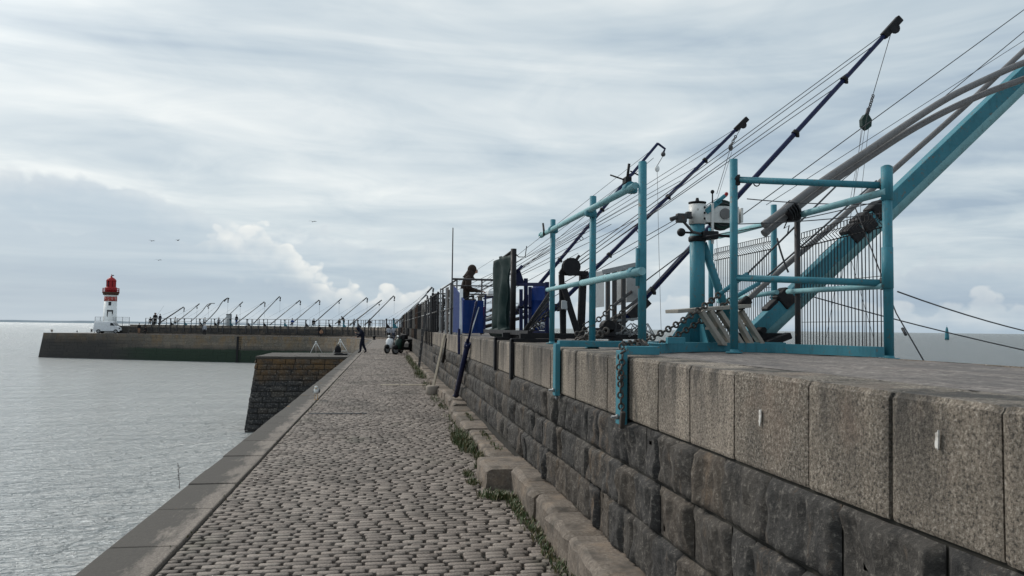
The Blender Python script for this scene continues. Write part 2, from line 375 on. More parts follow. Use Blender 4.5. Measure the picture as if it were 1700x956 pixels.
# setts
random.seed(11); b = B(); y = 3.2; row = 0
while y < 62:
    h = random.uniform(.074, .088); x = XK + .01 - (.09 if row % 2 else 0) - random.uniform(0, .03)
    xe = XL + .06
    while x < xe:
        w = .18 + random.gauss(0, .012); 
        if x + w > xe + .08: w = max(.09, xe - x)
        x0 = max(x, XK + .012); x1 = x + w
        if x1 - x0 > .04:
            g = .0015; ge = .0125
            wob = .020 * noise.noise(V((x * .6, y * .3, 0))) + random.uniform(-.002, .002)
            zt = random.uniform(-.0015, .0015) + .010 * noise.noise(V((x * .5, y * .25, 4)))
            xs = [x0 + ge, x0 + ge + .014, x1 - ge - .014, x1 - ge]; ys = [g, g + .013, h - g - .013, h - g]
            vs = []
            tilt = random.uniform(-.002, .002)
            for j in range(4):
                for i in range(4):
                    e = (i in (0, 3)) + (j in (0, 3)); dz = (0, -.0055, -.020)[e]
                    jx = random.uniform(-.005, .005); jy = random.uniform(-.005, .005)
                    if e == 2: jx *= 1.8; vx = xs[i] + (.013 if i == 0 else -.013); vy = ys[j] + (.012 if j == 0 else -.012)
                    else: vx, vy = xs[i], ys[j]
                    vs.append((vx + jx, y + vy + jy + wob, zt + dz + tilt * (1 if j > 1 else -1)))
            b.add(vs, [(j * 4 + i, j * 4 + i + 1, j * 4 + i + 5, j * 4 + i + 4) for j in range(3) for i in range(3)], None, True)
            ring = [0, 1, 2, 3, 7, 11, 15, 14, 13, 12, 8, 4]; o = len(b.v) - 16; q = len(b.v)
            b.v += [(b.v[o + r][0], b.v[o + r][1], -.03) for r in ring]
            for i in range(12): b.f.append((o + ring[i], q + i, q + (i + 1) % 12, o + ring[(i + 1) % 12])); b.m.append(0); b.sm.append(False)
        x += w
    y += h; row += 1
tag(b.build('path', SETT), kind='structure')
sp = [p for p in ep if p.y > 55]; sp.insert(0, V((XQ, 62.05, 0))); sp = [p for p in sp if p.y >= 62.05]
b = B(); strip(b, offs(sp, .515), -.004, offs(sp, 3.6), -.004)
tag(b.build('path', FARSETT), kind='structure')
# kerb: granite slabs
random.seed(5); b = B(); y = -6.0
while y < 88:
    L = random.uniform(.85, 1.35); g = .006; zt = random.uniform(-.004, .006); c = V(((XQ + XK) / 2, y + L / 2, zt - .14))
    if 43.6 < y + L / 2 < 49: pass
    bb = B(); bb.box((0, 0, 0), (XK - XQ - .012, L - g * 2, .30), None, None, .014)
    # weather the outer arris
    vs = []
    for v in bb.v:
        p = V(v)
        if p.x < -.2 and p.z > .1: p.x += .018 * noise.noise(V((p.y + y, 0, 0)) * 5); p.z -= abs(.014 * noise.noise(V((p.y + y, 5, 0)) * 4))
        vs.append(p + c)
    b.add(vs, bb.f); y += L
k0 = [p for p in ep if p.y >= 88.0]; strip(b, k0, .008, offs(k0, .52), .008); strip(b, k0, -.3, k0, .008)
tag(b.build('kerb', KERB), kind='structure')

# quay wall (sea face below the kerb, left side), with block courses
def masonry(b, line, z0, z1, course, bl, batter, jit=.02, inset=0.0, sub=None):
    """courses of separate blocks along a plan line, faces to the left of travel"""
    seg = [0]; 
    for i in range(len(line) - 1): seg.append(seg[-1] + (line[i + 1] - line[i]).length)
    def P(s_):
        s_ = min(max(s_, 0), seg[-1] - 1e-4); i = 0
        while seg[i + 1] < s_: i += 1
        t = (s_ - seg[i]) / (seg[i + 1] - seg[i]); return line[i].lerp(line[i + 1], t), (line[i + 1] - line[i]).normalized()
    z = z1; row = 0
    while z > z0 + .02:
        zb = max(z0, z - course); s_ = 0 if row % 2 else -bl * .5
        while s_ < seg[-1]:
            w = bl * random.uniform(.75, 1.3); a = max(0, s_); e = min(seg[-1], s_ + w)
            if e - a > .05:
                g = .012; out = random.uniform(0, jit)
                vs = []
                for (ss, zz, oo) in ((a + g, zb + g, 0), (e - g, zb + g, 0), (e - g, z - g, 0), (a + g, z - g, 0)):
                    p, t = P(ss); nn = V((-t.y, t.x, 0)); q = p + nn * (batter * (z1 - zz) + out - inset); vs.append(V((q.x, q.y, zz)))
                for (ss, zz) in ((a, zb), (e, zb), (e, z), (a, z)):
                    p, t = P(ss); nn = V((-t.y, t.x, 0)); q = p + nn * (batter * (z1 - zz) - .05 - inset); vs.append(V((q.x, q.y, zz)))
                b.add(vs, [(0, 1, 2, 3), (4, 5, 1, 0), (5, 6, 2, 1), (6, 7, 3, 2), (7, 4, 0, 3)])
            s_ += w
        z = zb; row += 1
random.seed(21)
qt = thing('quay_wall', 'weathered stone quay wall dropping to the water, bending left to the lighthouse', 'quay wall', (XQ, 40, 0))
b = B(); q1 = ep; masonry(b, q1, ZW - 1, -.03, .5, 1.3, .085, .03); b.build('masonry_face', QUAY, qt)
b = B(); bk = offs(q1, 5.45); strip(b, bk, -.03, bk, ZW - 1); b.build('sea_face', ROCK, qt)
# dark vertical slot and ladder on the far face
b = B()
for px in (355,):
    p = at(px, 560, 'z', 0); pp = min(ep, key=lambda q: abs(q.x - p.x)); 
    b.beam(V((pp.x - .3, pp.y - .05, -.1)), V((pp.x - .3, pp.y - .42, ZW)), .28, .1); b.beam(V((pp.x + .3, pp.y - .05, -.1)), V((pp.x + .3, pp.y - .42, ZW)), .28, .1)
    for i in range(12): z = -.2 - i * .33; b.beam(V((pp.x - .3, pp.y - .1 + z * .085, z)), V((pp.x + .3, pp.y - .1 + z * .085, z)), .04, .04)
tag(b.build('boarding_ladder', BLACK, None, (p.x, p.y, 0)), 'dark iron ladder running down the far quay face below the short wall', 'ladder')

# jetty stub
A0 = at(425, 592, 'z', 0)
random.seed(9)
st = thing('jetty_block', 'short square stone jetty jutting from the quay, black below and orange with lichen on top', 'jetty', (-4.6, 46, 0))
b = B(); line = [V((-7.1, 48.9, 0)), V((-7.1, 44.1, 0))]
masonry(b, [V((XQ + .05, 44.0, 0)), V((-7.05, 44.0, 0))][::-1], ZW - 1, -.02, .27, .62, .0, .03)
b = B()
def face(b, p, q, z0, z1, course, bl, bat, jit):
    t = V((q[0] - p[0], q[1] - p[1], 0)); L = t.length; t.normalize(); nn = V((-t.y, t.x, 0)) if abs(t.x) > .5 else V((-1, 0, 0)); z = z1; row = 0
    while z > z0 + .01:
        zb = z - course; s_ = -bl * .5 * (row % 2)
        while s_ < L:
            w = bl * random.uniform(.7, 1.35); a = max(0, s_); e = min(L, s_ + w)
            if e - a > .04:
                g = .014; o = random.uniform(0, jit); vs = []
                def pt(ss, zz, oo):
                    k = (zz - z1); side = (-k * bat) * (ss / L if True else 0)
                    return V((p[0], p[1], 0)) + t * (ss + side * 1.0) + nn * (-k * bat + oo) + V((0, 0, zz))
                nx, nzz = 4, 3
                for j in range(nzz + 1):
                    for i in range(nx + 1):
                        u = i / nx; v = j / nzz; ed = i in (0, nx) or j in (0, nzz)
                        vs.append(pt(lerp(a + g, e - g, u), lerp(zb + g, z - g, v), o * (.35 if ed else 1) + (0 if ed else random.uniform(-.02, .03))))
                b.add(vs, [(j * (nx + 1) + i, j * (nx + 1) + i + 1, (j + 1) * (nx + 1) + i + 1, (j + 1) * (nx + 1) + i) for j in range(nzz) for i in range(nx)])
            s_ += w
        z = zb; row += 1
face(b, (XQ + .3, 43.9), (-6.9, 43.9), ZW - 1, -.12, .29, .66, .12, .07)   # near face
face(b, (-6.9, 43.9), (-6.9, 48.8), ZW - 1, -.12, .29, .66, .12, .07)      # end face
b.build('block_face', STUB, st)
b = B(); zt = -.12
c4 = [(XQ + .3, 43.95), (-6.85, 43.95), (-6.85, 48.8), (XQ + .3, 48.8)]
def ring(o, z): return [V((XQ + .3, 43.95 - o, z)), V((-6.85 - o, 43.95 - o, z)), V((-6.85 - o, 48.8 + o, z)), V((XQ + .3, 48.8 + o, z))]
lo = ring(.45, ZW - 1); hi = ring(-.02, zt); b.add(lo + hi, [(i, (i + 1) % 4, 4 + (i + 1) % 4, 4 + i) for i in range(4)] + [(4, 5, 6, 7)]); b.build('core', MORTAR, st)
b = B(); random.seed(2)
y = 43.86
while y < 48.7:
    x = -6.94; d = 1.0 if y < 44 else random.uniform(1.1, 1.5)
    while x < XQ - .1:
        w = min(random.uniform(.8, 1.3), XQ - .01 - x); b.box((x + w / 2, y + d / 2, -.065 + random.uniform(0, .012)), (w - .015, d - .015, .13), None, None, .015); x += w
    y += d
b.build('top_slab', KERB, st)
# loose cover: outer coping of the stub is bright with lichen (material handles it)

# ------------------------------------------------------------------ parapet wall
WP = thing('parapet_wall', 'long thick granite wall beside the cobbled path, pale smooth coping over dark rock-faced courses', 'wall', (2.5, 20, 0))
wl = offs(ep, XW - XQ)           # front line
wcut = next(i for i, p in enumerate(wl) if p.x < -41.3); t_ = (wl[wcut - 1].x + 41.3) / (wl[wcut - 1].x - wl[wcut].x); wl = wl[:wcut] + [wl[wcut - 1].lerp(wl[wcut], t_)]
def along(line):
    seg = [0]
    for i in range(len(line) - 1): seg.append(seg[-1] + (line[i + 1] - line[i]).length)
    def P(s_):
        s_ = min(max(s_, 0), seg[-1] - 1e-4); lo_, hi_ = 0, len(seg) - 2
        while lo_ < hi_:
            m_ = (lo_ + hi_) // 2
            if seg[m_ + 1] < s_: lo_ = m_ + 1
            else: hi_ = m_
        t = (s_ - seg[lo_]) / (seg[lo_ + 1] - seg[lo_]); p = line[lo_].lerp(line[lo_ + 1], t); d = (line[lo_ + 1] - line[lo_]).normalized(); return p, d
    return P, seg[-1]
WPf, WL = along(wl)
S0 = 9.0   # arc length at y=0 on the straight part
joints = [1.33, 1.786, 2.242, 2.723, 3.358, 3.882, 4.358, 4.845, 4.99]
random.seed(31)
j = 4.99
while j < WL - S0:
    j += random.uniform(.42, .62) if j < 45 else random.uniform(.8, 1.2); joints.append(j)
j = 1.33
while j > -6: j -= random.uniform(.45, .6); joints.insert(0, j)
b = B(); WB = XB - XW
def wp(y_, off, z):
    p, d = WPf(y_ + S0); nn = V((d.y, -d.x, 0)); q = p + nn * off; return V((q.x, q.y, z))
for a, e in zip(joints[:-1], joints[1:]):
    g = .0075; o = random.uniform(-.004, .004); r = .011; dz = random.uniform(-.003, .003)
    prof = [(.35, ZB + .004), (o + .004, ZB + .004), (o, ZB + .016), (o + .001, ZC - r - .006 + dz), (o + .007, ZC - .010 + dz), (o + r, ZC + dz), (.30, ZC + dz + .002), (.42, ZC - .03)]
    near = a < 14; nseg = max(2, int((e - a) / .05)) if near else 1
    cols = []
    ys = [a + g] + [lerp(a + g, e - g, (i + .5) / nseg) for i in range(nseg)] + [e - g]
    vs = []
    for q, yy in enumerate(ys):
        ed = .005 if q in (0, len(ys) - 1) else 0
        for (ox, z) in prof:
            wv = .004 * noise.noise(V((yy * 6, z * 7, 0))) if near else 0
            if near and ox < .05 and z > ZC - .04: wv += .009 * noise.noise(V((yy * 11, 3, 0)))
            vs.append(wp(yy, ox + wv + (ed if ox < .1 else 0), z - (ed if z > ZC - .02 else 0)))
    np_ = len(prof); b.add(vs, [(i * np_ + k_, (i + 1) * np_ + k_, (i + 1) * np_ + k_ + 1, i * np_ + k_ + 1) for i in range(len(ys) - 1) for k_ in range(np_ - 1)] + [tuple(range(np_)), tuple(reversed(range((len(ys) - 1) * np_, len(ys) * np_)))], None, False)
b.build('coping', COPE, WP)
# rock faced courses
b = B(); random.seed(41)
for ci, (zt, zb) in enumerate(((ZB - .003, Z1), (Z1, Z2), (Z2, ZL))):
    y = -6.0 + .17 * ci
    while y < WL - S0 - .3:
        w = random.uniform(.2, .52) if y < 45 else random.uniform(.6, 1.1)
        a, e = y + .006, y + w - .006; z0, z1 = zb + .007, zt - .007
        lod = 0 if 0 < y < 9 else (1 if y < 26 else 2)
        nx = max(4, int((e - a) / (.024, .05, .3)[lod])) if lod < 2 else 2; nzc = (12, 6, 2)[lod]
        base = random.uniform(.004, .026); seed = random.uniform(0, 99); tx = random.uniform(-.05, .05); tz = random.uniform(-.08, .08)
        vs = []
        for jj in range(nzc + 1):
            for ii in range(nx + 1):
                u = ii / nx; v = jj / nzc; yy = lerp(a, e, u); zz = lerp(z0, z1, v)
                du = min(u, 1 - u) * (e - a); dv = min(v, 1 - v) * (z1 - z0); ed = min(1, min(du, dv) / .012) ** .8
                q = V((yy * 5 + seed, zz * 2.2, seed)); rough = .022 * noise.noise(q) + .016 * abs(noise.noise(q * 2.7)) + .010 * noise.noise(q * 5.1)
                rid = .012 * (1 - abs(noise.noise(V((yy * 16 + seed, zz * 3, 1)))) * 2.2)
                off = -(ed * (base + rough * 1.6 + rid * .9 + tx * (u - .5) + tz * (v - .5) * .3)) if lod < 2 else -(ed * (base + rough))
                sh = .004 * noise.noise(V((yy * 9, zz * 9, 7)))
                vs.append(wp(yy + sh, min(off, .006) + .012, zz + sh))
        b.add(vs, [(jj * (nx + 1) + ii, jj * (nx + 1) + ii + 1, (jj + 1) * (nx + 1) + ii + 1, (jj + 1) * (nx + 1) + ii) for jj in range(nzc) for ii in range(nx)], None, lod < 2)
        y += w
b.build('rock_faced_courses', ROCK, WP)
# core / joints, deck, sea face
b = B(); c0 = offs(wl, .018); strip(b, c0, -.5, c0, ZC - .03); b.build('mortar_core', MORTAR, WP)
b = B()
# deck sheet: finely divided near the camera with worn relief
ny = 150; nxx = 16; vs = []
for i in range(ny + 1):
    yy = -6 + 22 * i / ny
    for k_ in range(nxx + 1):
        ox = lerp(.31, WB, k_ / nxx); z = ZC + .001 + .008 * noise.noise(V((ox * 2.4, yy * 1.7, 2))) + .005 * noise.noise(V((ox * 7, yy * 6, 2)))
        if k_ == 0: z = ZC
        if k_ == nxx: z -= .02
        vs.append(wp(yy, ox, z))
b.add(vs, [(i * (nxx + 1) + k_, (i + 1) * (nxx + 1) + k_, (i + 1) * (nxx + 1) + k_ + 1, i * (nxx + 1) + k_ + 1) for i in range(ny) for k_ in range(nxx)], None, True)
w2 = [p for p in wl if p.y > 16.0]; w2.insert(0, V((XW, 16.0, 0))); f2 = offs(w2, .31); k2 = offs(w2, WB); strip(b, f2, ZC, k2, ZC)
b.build('deck', DECK, WP)
b = B(); kb = offs(wl, WB); strip(b, kb, ZC - .0, kb, -.5); b.build('sea_side_face', COPE, WP)
# shelf strip behind the wall (lower ledge on sea side)
# footing ledge in front, irregular stones
LG = []
random.seed(51); b = B(); y = 1.5
while y < WL - S0 - .5:
    L = random.uniform(.5, 1.0); h = ZL + random.uniform(-.03, .02); fx = XL + random.uniform(-.02, .03); 
    if 7.9 < y < 9.0: fx = 1.05; h = .22; L = .85
    elif 9.0 <= y < 11.5: fx = 1.27; h = .14; L = random.uniform(.45, .7)
    elif 11.5 <= y < 15: fx = 1.22; h = .17
    if y > 18: h = .17 + random.uniform(-.02, .02)
    nyy = 10; prof = [(0, -.03), (.0, .4), (.0, .8), (.02, .95), (.05, 1.0), (.4, 1.0), (.8, 1.0), (1.0, 1.0), (1.0, 0)]
    vs = []; W = XW + .03 - fx; sd = random.uniform(0, 50)
    for i in range(nyy + 1):
        yy = y + .008 + (L - .016) * i / nyy; e = .018 if i in (0, nyy) else 0
        for (px, pz) in prof:
            ox = (fx - XW) + (px * W if px > .06 else px) ; nn_ = noise.noise(V((yy * 4, pz * 3, sd))) ; n2 = noise.noise(V((yy * 11, pz * 7, sd)))
            if pz > 0: vs.append(wp(yy, ox + (.025 * nn_ + .012 * n2 if px < .1 else 0) + e, pz * h + (.014 * nn_ + .006 * n2 if pz > .9 else 0) - e * (pz > .9)))
            else: vs.append(wp(yy, ox, -.03))
    np_ = len(prof); b.add(vs, [(i * np_ + k_, (i + 1) * np_ + k_, (i + 1) * np_ + k_ + 1, i * np_ + k_ + 1) for i in range(nyy) for k_ in range(np_ - 1)] + [tuple(range(np_)), tuple(reversed(range(nyy * np_, (nyy + 1) * np_)))], None, False)
    y += L
def st_foot(nt, c):
    c = mix(nt, c, (.27, .20, .14), rng(nt, nz(nt, 3, 6, .7), .5, .7, 0, .7))
    return mix(nt, c, (.03, .028, .024), rng(nt, nz(nt, 5, 6, .7), .52, .68, 0, .7))
FOOT = stone('footing_stone', [(0, (.11, .088, .068)), (1, (.19, .155, .125))], 40, .4, .8, .85, st_foot)
b.build('footing_ledge', FOOT, WP)
# white paint flakes on the coping
for (px, py, hh) in ((1261, 693, .062), (1555, 730, .05)):
    c = at(px, py, 'x', XW - .0055); b = B(); pts = []; random.seed(int(px))
    for i in range(18):
        a = 2 * PI * i / 18; r_ = 1 + random.uniform(-.3, .3); pts.append(V((c.x, c.y + math.cos(a) * hh * .15 * r_, c.z + math.sin(a) * hh * .55 * r_)))
    b.prism(pts, (.005, 0, 0)); b.build('paint_flake', FLAKE, WP)
# pale drain strip across the setts
b = B(); p0 = at(632, 638, 'z', .02); p1 = at(709, 638.5, 'z', .02)
b.box(((p0.x + 0.4) / 2 , p0.y, .002), (.4 - p0.x, .13, .03), None, None, .006); b.box(((.4 + 1.2) / 2 + .01, p0.y, .002), (.76, .13, .034), None, None, .006)
tag(b.build('drain_cover', WOOD, None, (.5, p0.y, 0)), 'narrow pale strip set across the cobbles ahead of the timber post', 'drain')
b = B(); b.box((-.9, 15.6, .004), (1.1, .11, .016), None, None, .004)
tag(b.build('repair_strip', DKGREY, None, (-.9, 15.6, 0)), 'dark narrow strip let into the cobbles next to the kerb, near the standing gull', 'drain')
# weeds: one mass of blades at the foot of the ledge
random.seed(77); b = B()
def tuft(c, n, h, spread):
    for i in range(n):
        a = random.uniform(0, 2 * PI); r_ = spread * random.random() ** .6; p = V((c[0] + math.cos(a) * r_ * .5, c[1] + math.sin(a) * r_, c[2]))
        hh = h * random.uniform(.4, 1.1); a2 = random.uniform(0, 2 * PI); l = V((math.cos(a2), math.sin(a2), 0)); w = V((-l.y, l.x, 0)) * random.uniform(.003, .007)
        t = p + l * hh * random.uniform(.3, .9) + V((0, 0, hh)); m_ = p.lerp(t, .5) + V((0, 0, hh * .15))
        b.add([p - w, p + w, m_ + w, m_ - w, t], [(0, 1, 2, 3), (3, 2, 4)])
for i in range(46): 
    y = random.uniform(4.6, 7.9); tuft((XL - .03 + random.uniform(-.06, .02), y, 0), 22, .055, .12)
for i in range(14): tuft((1.0 + random.uniform(-.03, .25), 7.86 + random.uniform(-.08, .03), 0), 24, .08, .1)
for i in range(8): tuft((.97 + random.uniform(-.03, .02), random.uniform(8.0, 9.2), 0), 18, .06, .12)
for i in range(30): tuft((1.24 + random.uniform(-.08, .04), random.uniform(9.4, 12.6), 0), 26, .11, .2)
for i in range(26): tuft((1.14 + random.uniform(-.08, .06), random.uniform(10.6, 12.4), 0.0), 30, .15, .22)
for i in range(40): tuft((1.2 + random.uniform(-.08, .06), random.uniform(13, 24), 0), 14, .08, .25)
for i in range(60): tuft((1.2 + random.uniform(-.1, .1), random.uniform(26, 44), 0), 20, .2, .35)
for i in range(22): tuft((1.42, random.uniform(9.2, 14), .16), 10, .05, .1)
for i in range(60): tuft((XK + random.uniform(-.01, .05), random.uniform(4.5, 30), 0), 3, .025, .12)
tag(b.build('grass', WEED), 'green weeds and grass growing along the foot of the granite wall', 'weeds', kind='stuff')
# dry stalk on the quay edge
p = at(298, 811, 'x', XQ + .03); b = B(); pts = [p, p + V((-.004, 0, .08)), p + V((-.012, 0, .15)), p + V((-.014, 0, .235))]; b.path(pts, [.0035, .003, .003, .002], 5)
for i in range(9):
    q = pts[1].lerp(pts[3], i / 8); s_ = random.choice((-1, 1)); b.add([q, q + V((s_ * .014, 0, .010)), q + V((s_ * .017, .003, .02)), q + V((s_ * .004, 0, .012))], [(0, 1, 2, 3)])
tag(b.build('dry_stalk', GREYW, None, p), 'single thin dry plant stalk growing from the outer edge of the kerb', 'plant')
# ================================================================== NEAR TEAL STATION
ZD = ZC + .004
def post(b, x, y, z0, z1, r, m=None, foot=True):
    b.tube((x, y, z0), (x, y, z1), r, n=16, m=m)
    if foot: b.lathe((x, y, z0), [(r * 2.1, 0), (r * 2.1, .012), (r * 1.1, .013), (r * 1.02, .03)], 16, m)
def clampj(b, p, r=.04, m=None):
    b.lathe(V(p) - V((0, 0, .045)), [(r, 0), (r * 1.15, .01), (r * 1.15, .08), (r, .09)], 12, m); b.ball(V(p) + V((-r, -r * .8, .01)), .012, m, 8, 5)
def chain(b, pts, link=.062, r=.008, w=.021):
    P, L = along([V(p) for p in pts]); n = int(L / (link * .76)); 
    for i in range(n):
        c, t = P((i + .5) * L / n); t = t.normalized()
        s = t.orthogonal().normalized(); q = t.cross(s)
        if i % 2: s = q
        s = (s * math.cos(.5) + t.cross(s) * math.sin(.5))
        loop = []
        for k in range(10):
            a = 2 * PI * k / 10; loop.append(c + t * (link / 2 - r * .5) * math.cos(a) + s * w * math.sin(a) * (1.1 if abs(math.sin(a)) > .5 else 1.25))
        b.path(loop, r, 6, None, False, True)
def pb(x, y, z): return at(x, y, 'z', z)
GR1 = thing('guard_rail', 'teal tube guard rail with three posts, at the wall edge left of the winch mast', 'railing', (1.86, 7, ZD))
XR = 1.87
for i, (x, y0, zt) in enumerate(((1.86, 5.56, 2.945), (1.86, 6.98, 2.92), (1.87, 8.8, 2.95))):
    b = B(); post(b, x, y0, ZD, zt, .031); b.lathe((x, y0, zt - .002), [(.031, 0), (.028, .006), (.001, .008)], 16)
    b.tube((x - .035, y0, 2.0 + .02), (x - .035, y0, 2.0 + .30), .017, n=8) if i == 0 else None
    b.build('post', TEAL, GR1)
b = B(); p0 = at(1055, 308, 'x', XR - .06); p1 = at(899, 390, 'x', XR - .06)
b.tube(p0, p1, .027, n=14); b.lathe(p1, [(.034, -.03), (.034, .03)], 12, axis=(p1 - p0).normalized()); b.build('top_rail', TEALL, GR1)
b = B(); p2 = at(1066, 450, 'x', XR - .06); p3 = at(909, 481, 'x', XR - .06); mid = p2.lerp(p3, .52)
b.tube(p2, mid, .030, n=14); b.tube(mid, p3, .024, n=14); b.build('middle_rail', TEALL, GR1)
b = B()
for p in (at(1044, 311, 'x', XR - .05), at(979, 352, 'x', XR - .05), at(917, 380, 'x', XR - .05), at(1052, 452, 'x', XR - .05)):
    b.lathe(p, [(.04, -.05), (.04, .05)], 12, axis=(p1 - p0).normalized()); b.box(p + V((.03, 0, -.02)), (.06, .07, .05), bev=.006)
b.build('clamp', TEAL, GR1)
b = B(); p = at(1041, 300, 'x', XR - .06); b.tube(p, p + V((.01, -.02, .13)), .011, n=8); b.box(p, (.05, .09, .05), bev=.006); b.tube(p, p + V((-.12, .05, .05)), .006, n=6); b.build('locking_lever', BLACK, GR1)
b = B(); p = at(903, 384, 'x', XR - .09); b.path([p + V((0, 0, -.05)), p, p + V((0, .06, .10))], .012, 8); b.build('locking_lever', BLACK, GR1)
# base frame and hanging brackets
def bracket(x0, yc, w, zb, root, m, xb):
    b = B(); xf = XW - .034
    b.box((xf - .004, yc, (ZC + .045 + zb) / 2), (.045, w, ZC + .045 - zb), bev=.004, m=m)
    b.box((xf + .03, yc + w / 2 - .006, (ZC + zb) / 2), (.05 - .022, .012, ZC - zb - .02), m=m)
    b.box(((xf + xb) / 2 + .01, yc, ZC + .046), (xb - xf, w, .055), bev=.004, m=m)
    b.build('wall_bracket', m, root)
    b = B(); c = V((xf - .03, yc - .02, zb + .05)); b.lathe(c, [(.017, 0), (.017, .016), (.009, .017), (.009, .05)], 6, axis=(-1, -.1, 0)); b.ball(V((xf, yc, zb - .02)), .018, None, 10, 6); b.build('anchor_bolt', GALV, root)
bracket(1.5, 4.93, .115, 1.085, GR1, TEAL, 1.74)
bracket(1.5, 6.9, .105, 1.10, GR1, TEAL, 2.4)
b = B(); a = pb(977, 570, ZD + .05); c = pb(1057, 570, ZD + .05)
b.beam((2.30, 6.9, ZC + .047), (2.95, 7.05, ZC + .047), .09, .055, bev=.004); b.beam((1.92, 5.62, ZC + .04), (2.12, 5.85, ZC + .04), .06, .055, bev=.004)
b.build('base_beam', TEAL, GR1)
# third bracket at the very right of the picture
gb = thing('bracket', 'sliver of a pale blue steel bracket hooked over the coping, nearest the camera', 'bracket', (XW, 1.68, ZC)); b = B(); b.box((XW - .03, at(1697, 690, 'x', XW - .05).y - .045, 1.40), (.03, .08, .24), bev=.004); b.box((XW + .04, at(1697, 690, 'x', XW - .05).y - .045, ZC + .02), (.13, .08, .03), bev=.004); b.build('strap', TEAL, gb)

# ---- crane
CR = thing('fishing_crane', 'big teal fishing crane with white winch head, its boom leaving the photo at right', 'fishing crane', (2.75, 6.6, ZD))
M0 = at(1163, 500, 'y', 6.55); MX, MY = M0.x, M0.y
kk = MY / 1300.0
zt = at(1163, 372, 'y', MY).z; ztop = at(1163, 338, 'y', MY).z
b = B(); b.tube((MX - .03, MY, ZD + .07), (MX - .03, MY, zt), .066, n=24)
for sx in (-1, 1):
    b.prism([(MX - .03 + sx * .05, MY - .006, ZD + .07), (MX - .03 + sx * .27, MY - .006, ZD + .07), (MX - .03 + sx * .05, MY - .006, ZD + .38)], (0, .012, 0))
    b.prism([(MX - .036, MY + sx * .05, ZD + .07), (MX - .036, MY + sx * .25, ZD + .07), (MX - .036, MY + sx * .05, ZD + .36)], (.012, 0, 0))
b.box((MX - .03, MY, ZD + .066), (.5, .45, .016), bev=.003); b.build('mast', TEAL, CR)
b = B(); b.tube((MX + .03, MY + .02, ZD + .95), (MX + .36, MY + .05, ZD + .08), .036, n=12); b.build('mast_brace', TEAL, CR)
hc = V((MX - .03, MY, (zt + ztop) / 2))
b = B(); b.lathe((MX - .03, MY, zt - .004), [(.075, 0), (.075, ztop - zt - .006)], 20); b.box(hc + V((.20, -.045, -.005)), (.34, .012, .15), bev=.004); b.box(hc + V((.20, .075, -.005)), (.34, .012, .15), bev=.004)
b.box(hc + V((.115, -.062, -.09)), (.022, .02, .36), bev=.003); b.box(hc + V((.40, .015, -.005)), (.02, .13, .13), bev=.004)
wh = b.build('winch_housing', WHITE, CR)
b = B(); b.lathe((MX - .03, MY, ztop), [(.078, 0), (.078, .012), (.02, .014), (.012, .05), (.001, .052)], 18); b.ball(hc + V((.115, -.062, .19)), .018, None, 10, 6); b.tube(hc + V((.115, -.062, .08)), hc + V((.115, -.062, .18)), .006)
for z in (-.05, .0, .05): b.ball(hc + V((.04, -.065, z)), .011, None, 8, 5)
b.build('cap', BLACK, wh)
b = B(); dc = hc + V((.235, .015, .0)); b.lathe(dc - V((0, .05, 0)), [(.13, .015), (.132, .02), (.09, .026), (.085, .08), (.132, .086), (.13, .092)], 26, axis=(0, 1, 0)); b.build('winch_drum', GREEN, CR)
b = B(); b.lathe(dc + V((0, -.064, .0)), [(.048, -.02), (.048, .012), (.03, .014)], 20, axis=(0, 1, 0)); b.build('gear_cover', PIPE, CR)
b = B()
for k in range(5): b.path([dc + V((math.cos(a) * (.10 + .008 * k), .02 * k - .04, math.sin(a) * (.10 + .008 * k))) for a in [i * PI / 10 for i in range(20)]], .006, 6, None, False, True)
b.build('wound_cable', ROPE, CR)
b = B(); p = at(1190, 345, 'y', MY - .06); q = at(1223, 312, 'y', MY - .06); b.beam(at(1172, 352, 'y', MY - .05), at(1196, 332, 'y', MY - .05), .02, .045); b.tube(at(1190, 336, 'y', MY - .05), at(1203, 325, 'y', MY - .05), .018, n=8); b.build('brake_lever', TEAL, CR)
b = B(); b.tube(at(1196, 331, 'y', MY - .05), at(1206, 323, 'y', MY - .05), .016, n=8); b.ball(at(1206, 322, 'y', MY - .05), .018, None, 8, 5); b.build('lever_grip', RED, CR)
b = B(); p = at(1113, 364, 'y', MY - .1); q = at(1126, 360, 'y', MY - .1); r_ = at(1148, 361, 'y', MY - .04)
b.tube(p, q, .018, n=10); b.tube(q, r_, .014, n=8); b.box(at(1131, 362, 'y', MY - .09), (.09, .06, .08), bev=.01); b.box(at(1143, 357, 'y', MY - .07), (.05, .05, .06), bev=.01)
b.path([at(1133, 366, 'y', MY - .1), at(1143, 377, 'y', MY - .1), at(1150, 385, 'y', MY - .1), at(1163, 388, 'y', MY - .1)], .012, 8); b.build('crank_handle', DKGREY, CR)
b = B(); c = at(1131, 385.5, 'y', MY - .1); b.ball(c, .037, None, 18, 12); b.tube(c, at(1166, 387, 'y', MY - .08), .009, n=8); b.lathe((MX - .03, MY, zt - .16), [(.07, 0), (.078, .01), (.078, .04), (.07, .05)], 20); b.box(at(1176, 391, 'y', MY - .05), (.14, .14, .07), bev=.01); b.tube(at(1180, 390, 'y', MY), at(1222, 393, 'y', MY), .012, n=8); b.build('counterweight_ball', BLACK, CR)
YB = 6.9
def by(x, y, Y=YB): return at(x, y, 'y', Y)
TIP = by(2150, -312)
b = B(); p0 = by(1254, 548); b.beam(p0 - (TIP - p0).normalized() * .1, TIP, .13, .135, bev=.008); bo = b.build('boom', TEAL, CR)
b = B(); d = (TIP - p0).normalized(); nn = V((d.z, 0, -d.x)); o_ = nn * .095 + V((0, -.03, 0)); b.tube(p0 + o_, TIP + o_, .052, n=16); b.build('boom_chord', TEALL, CR)
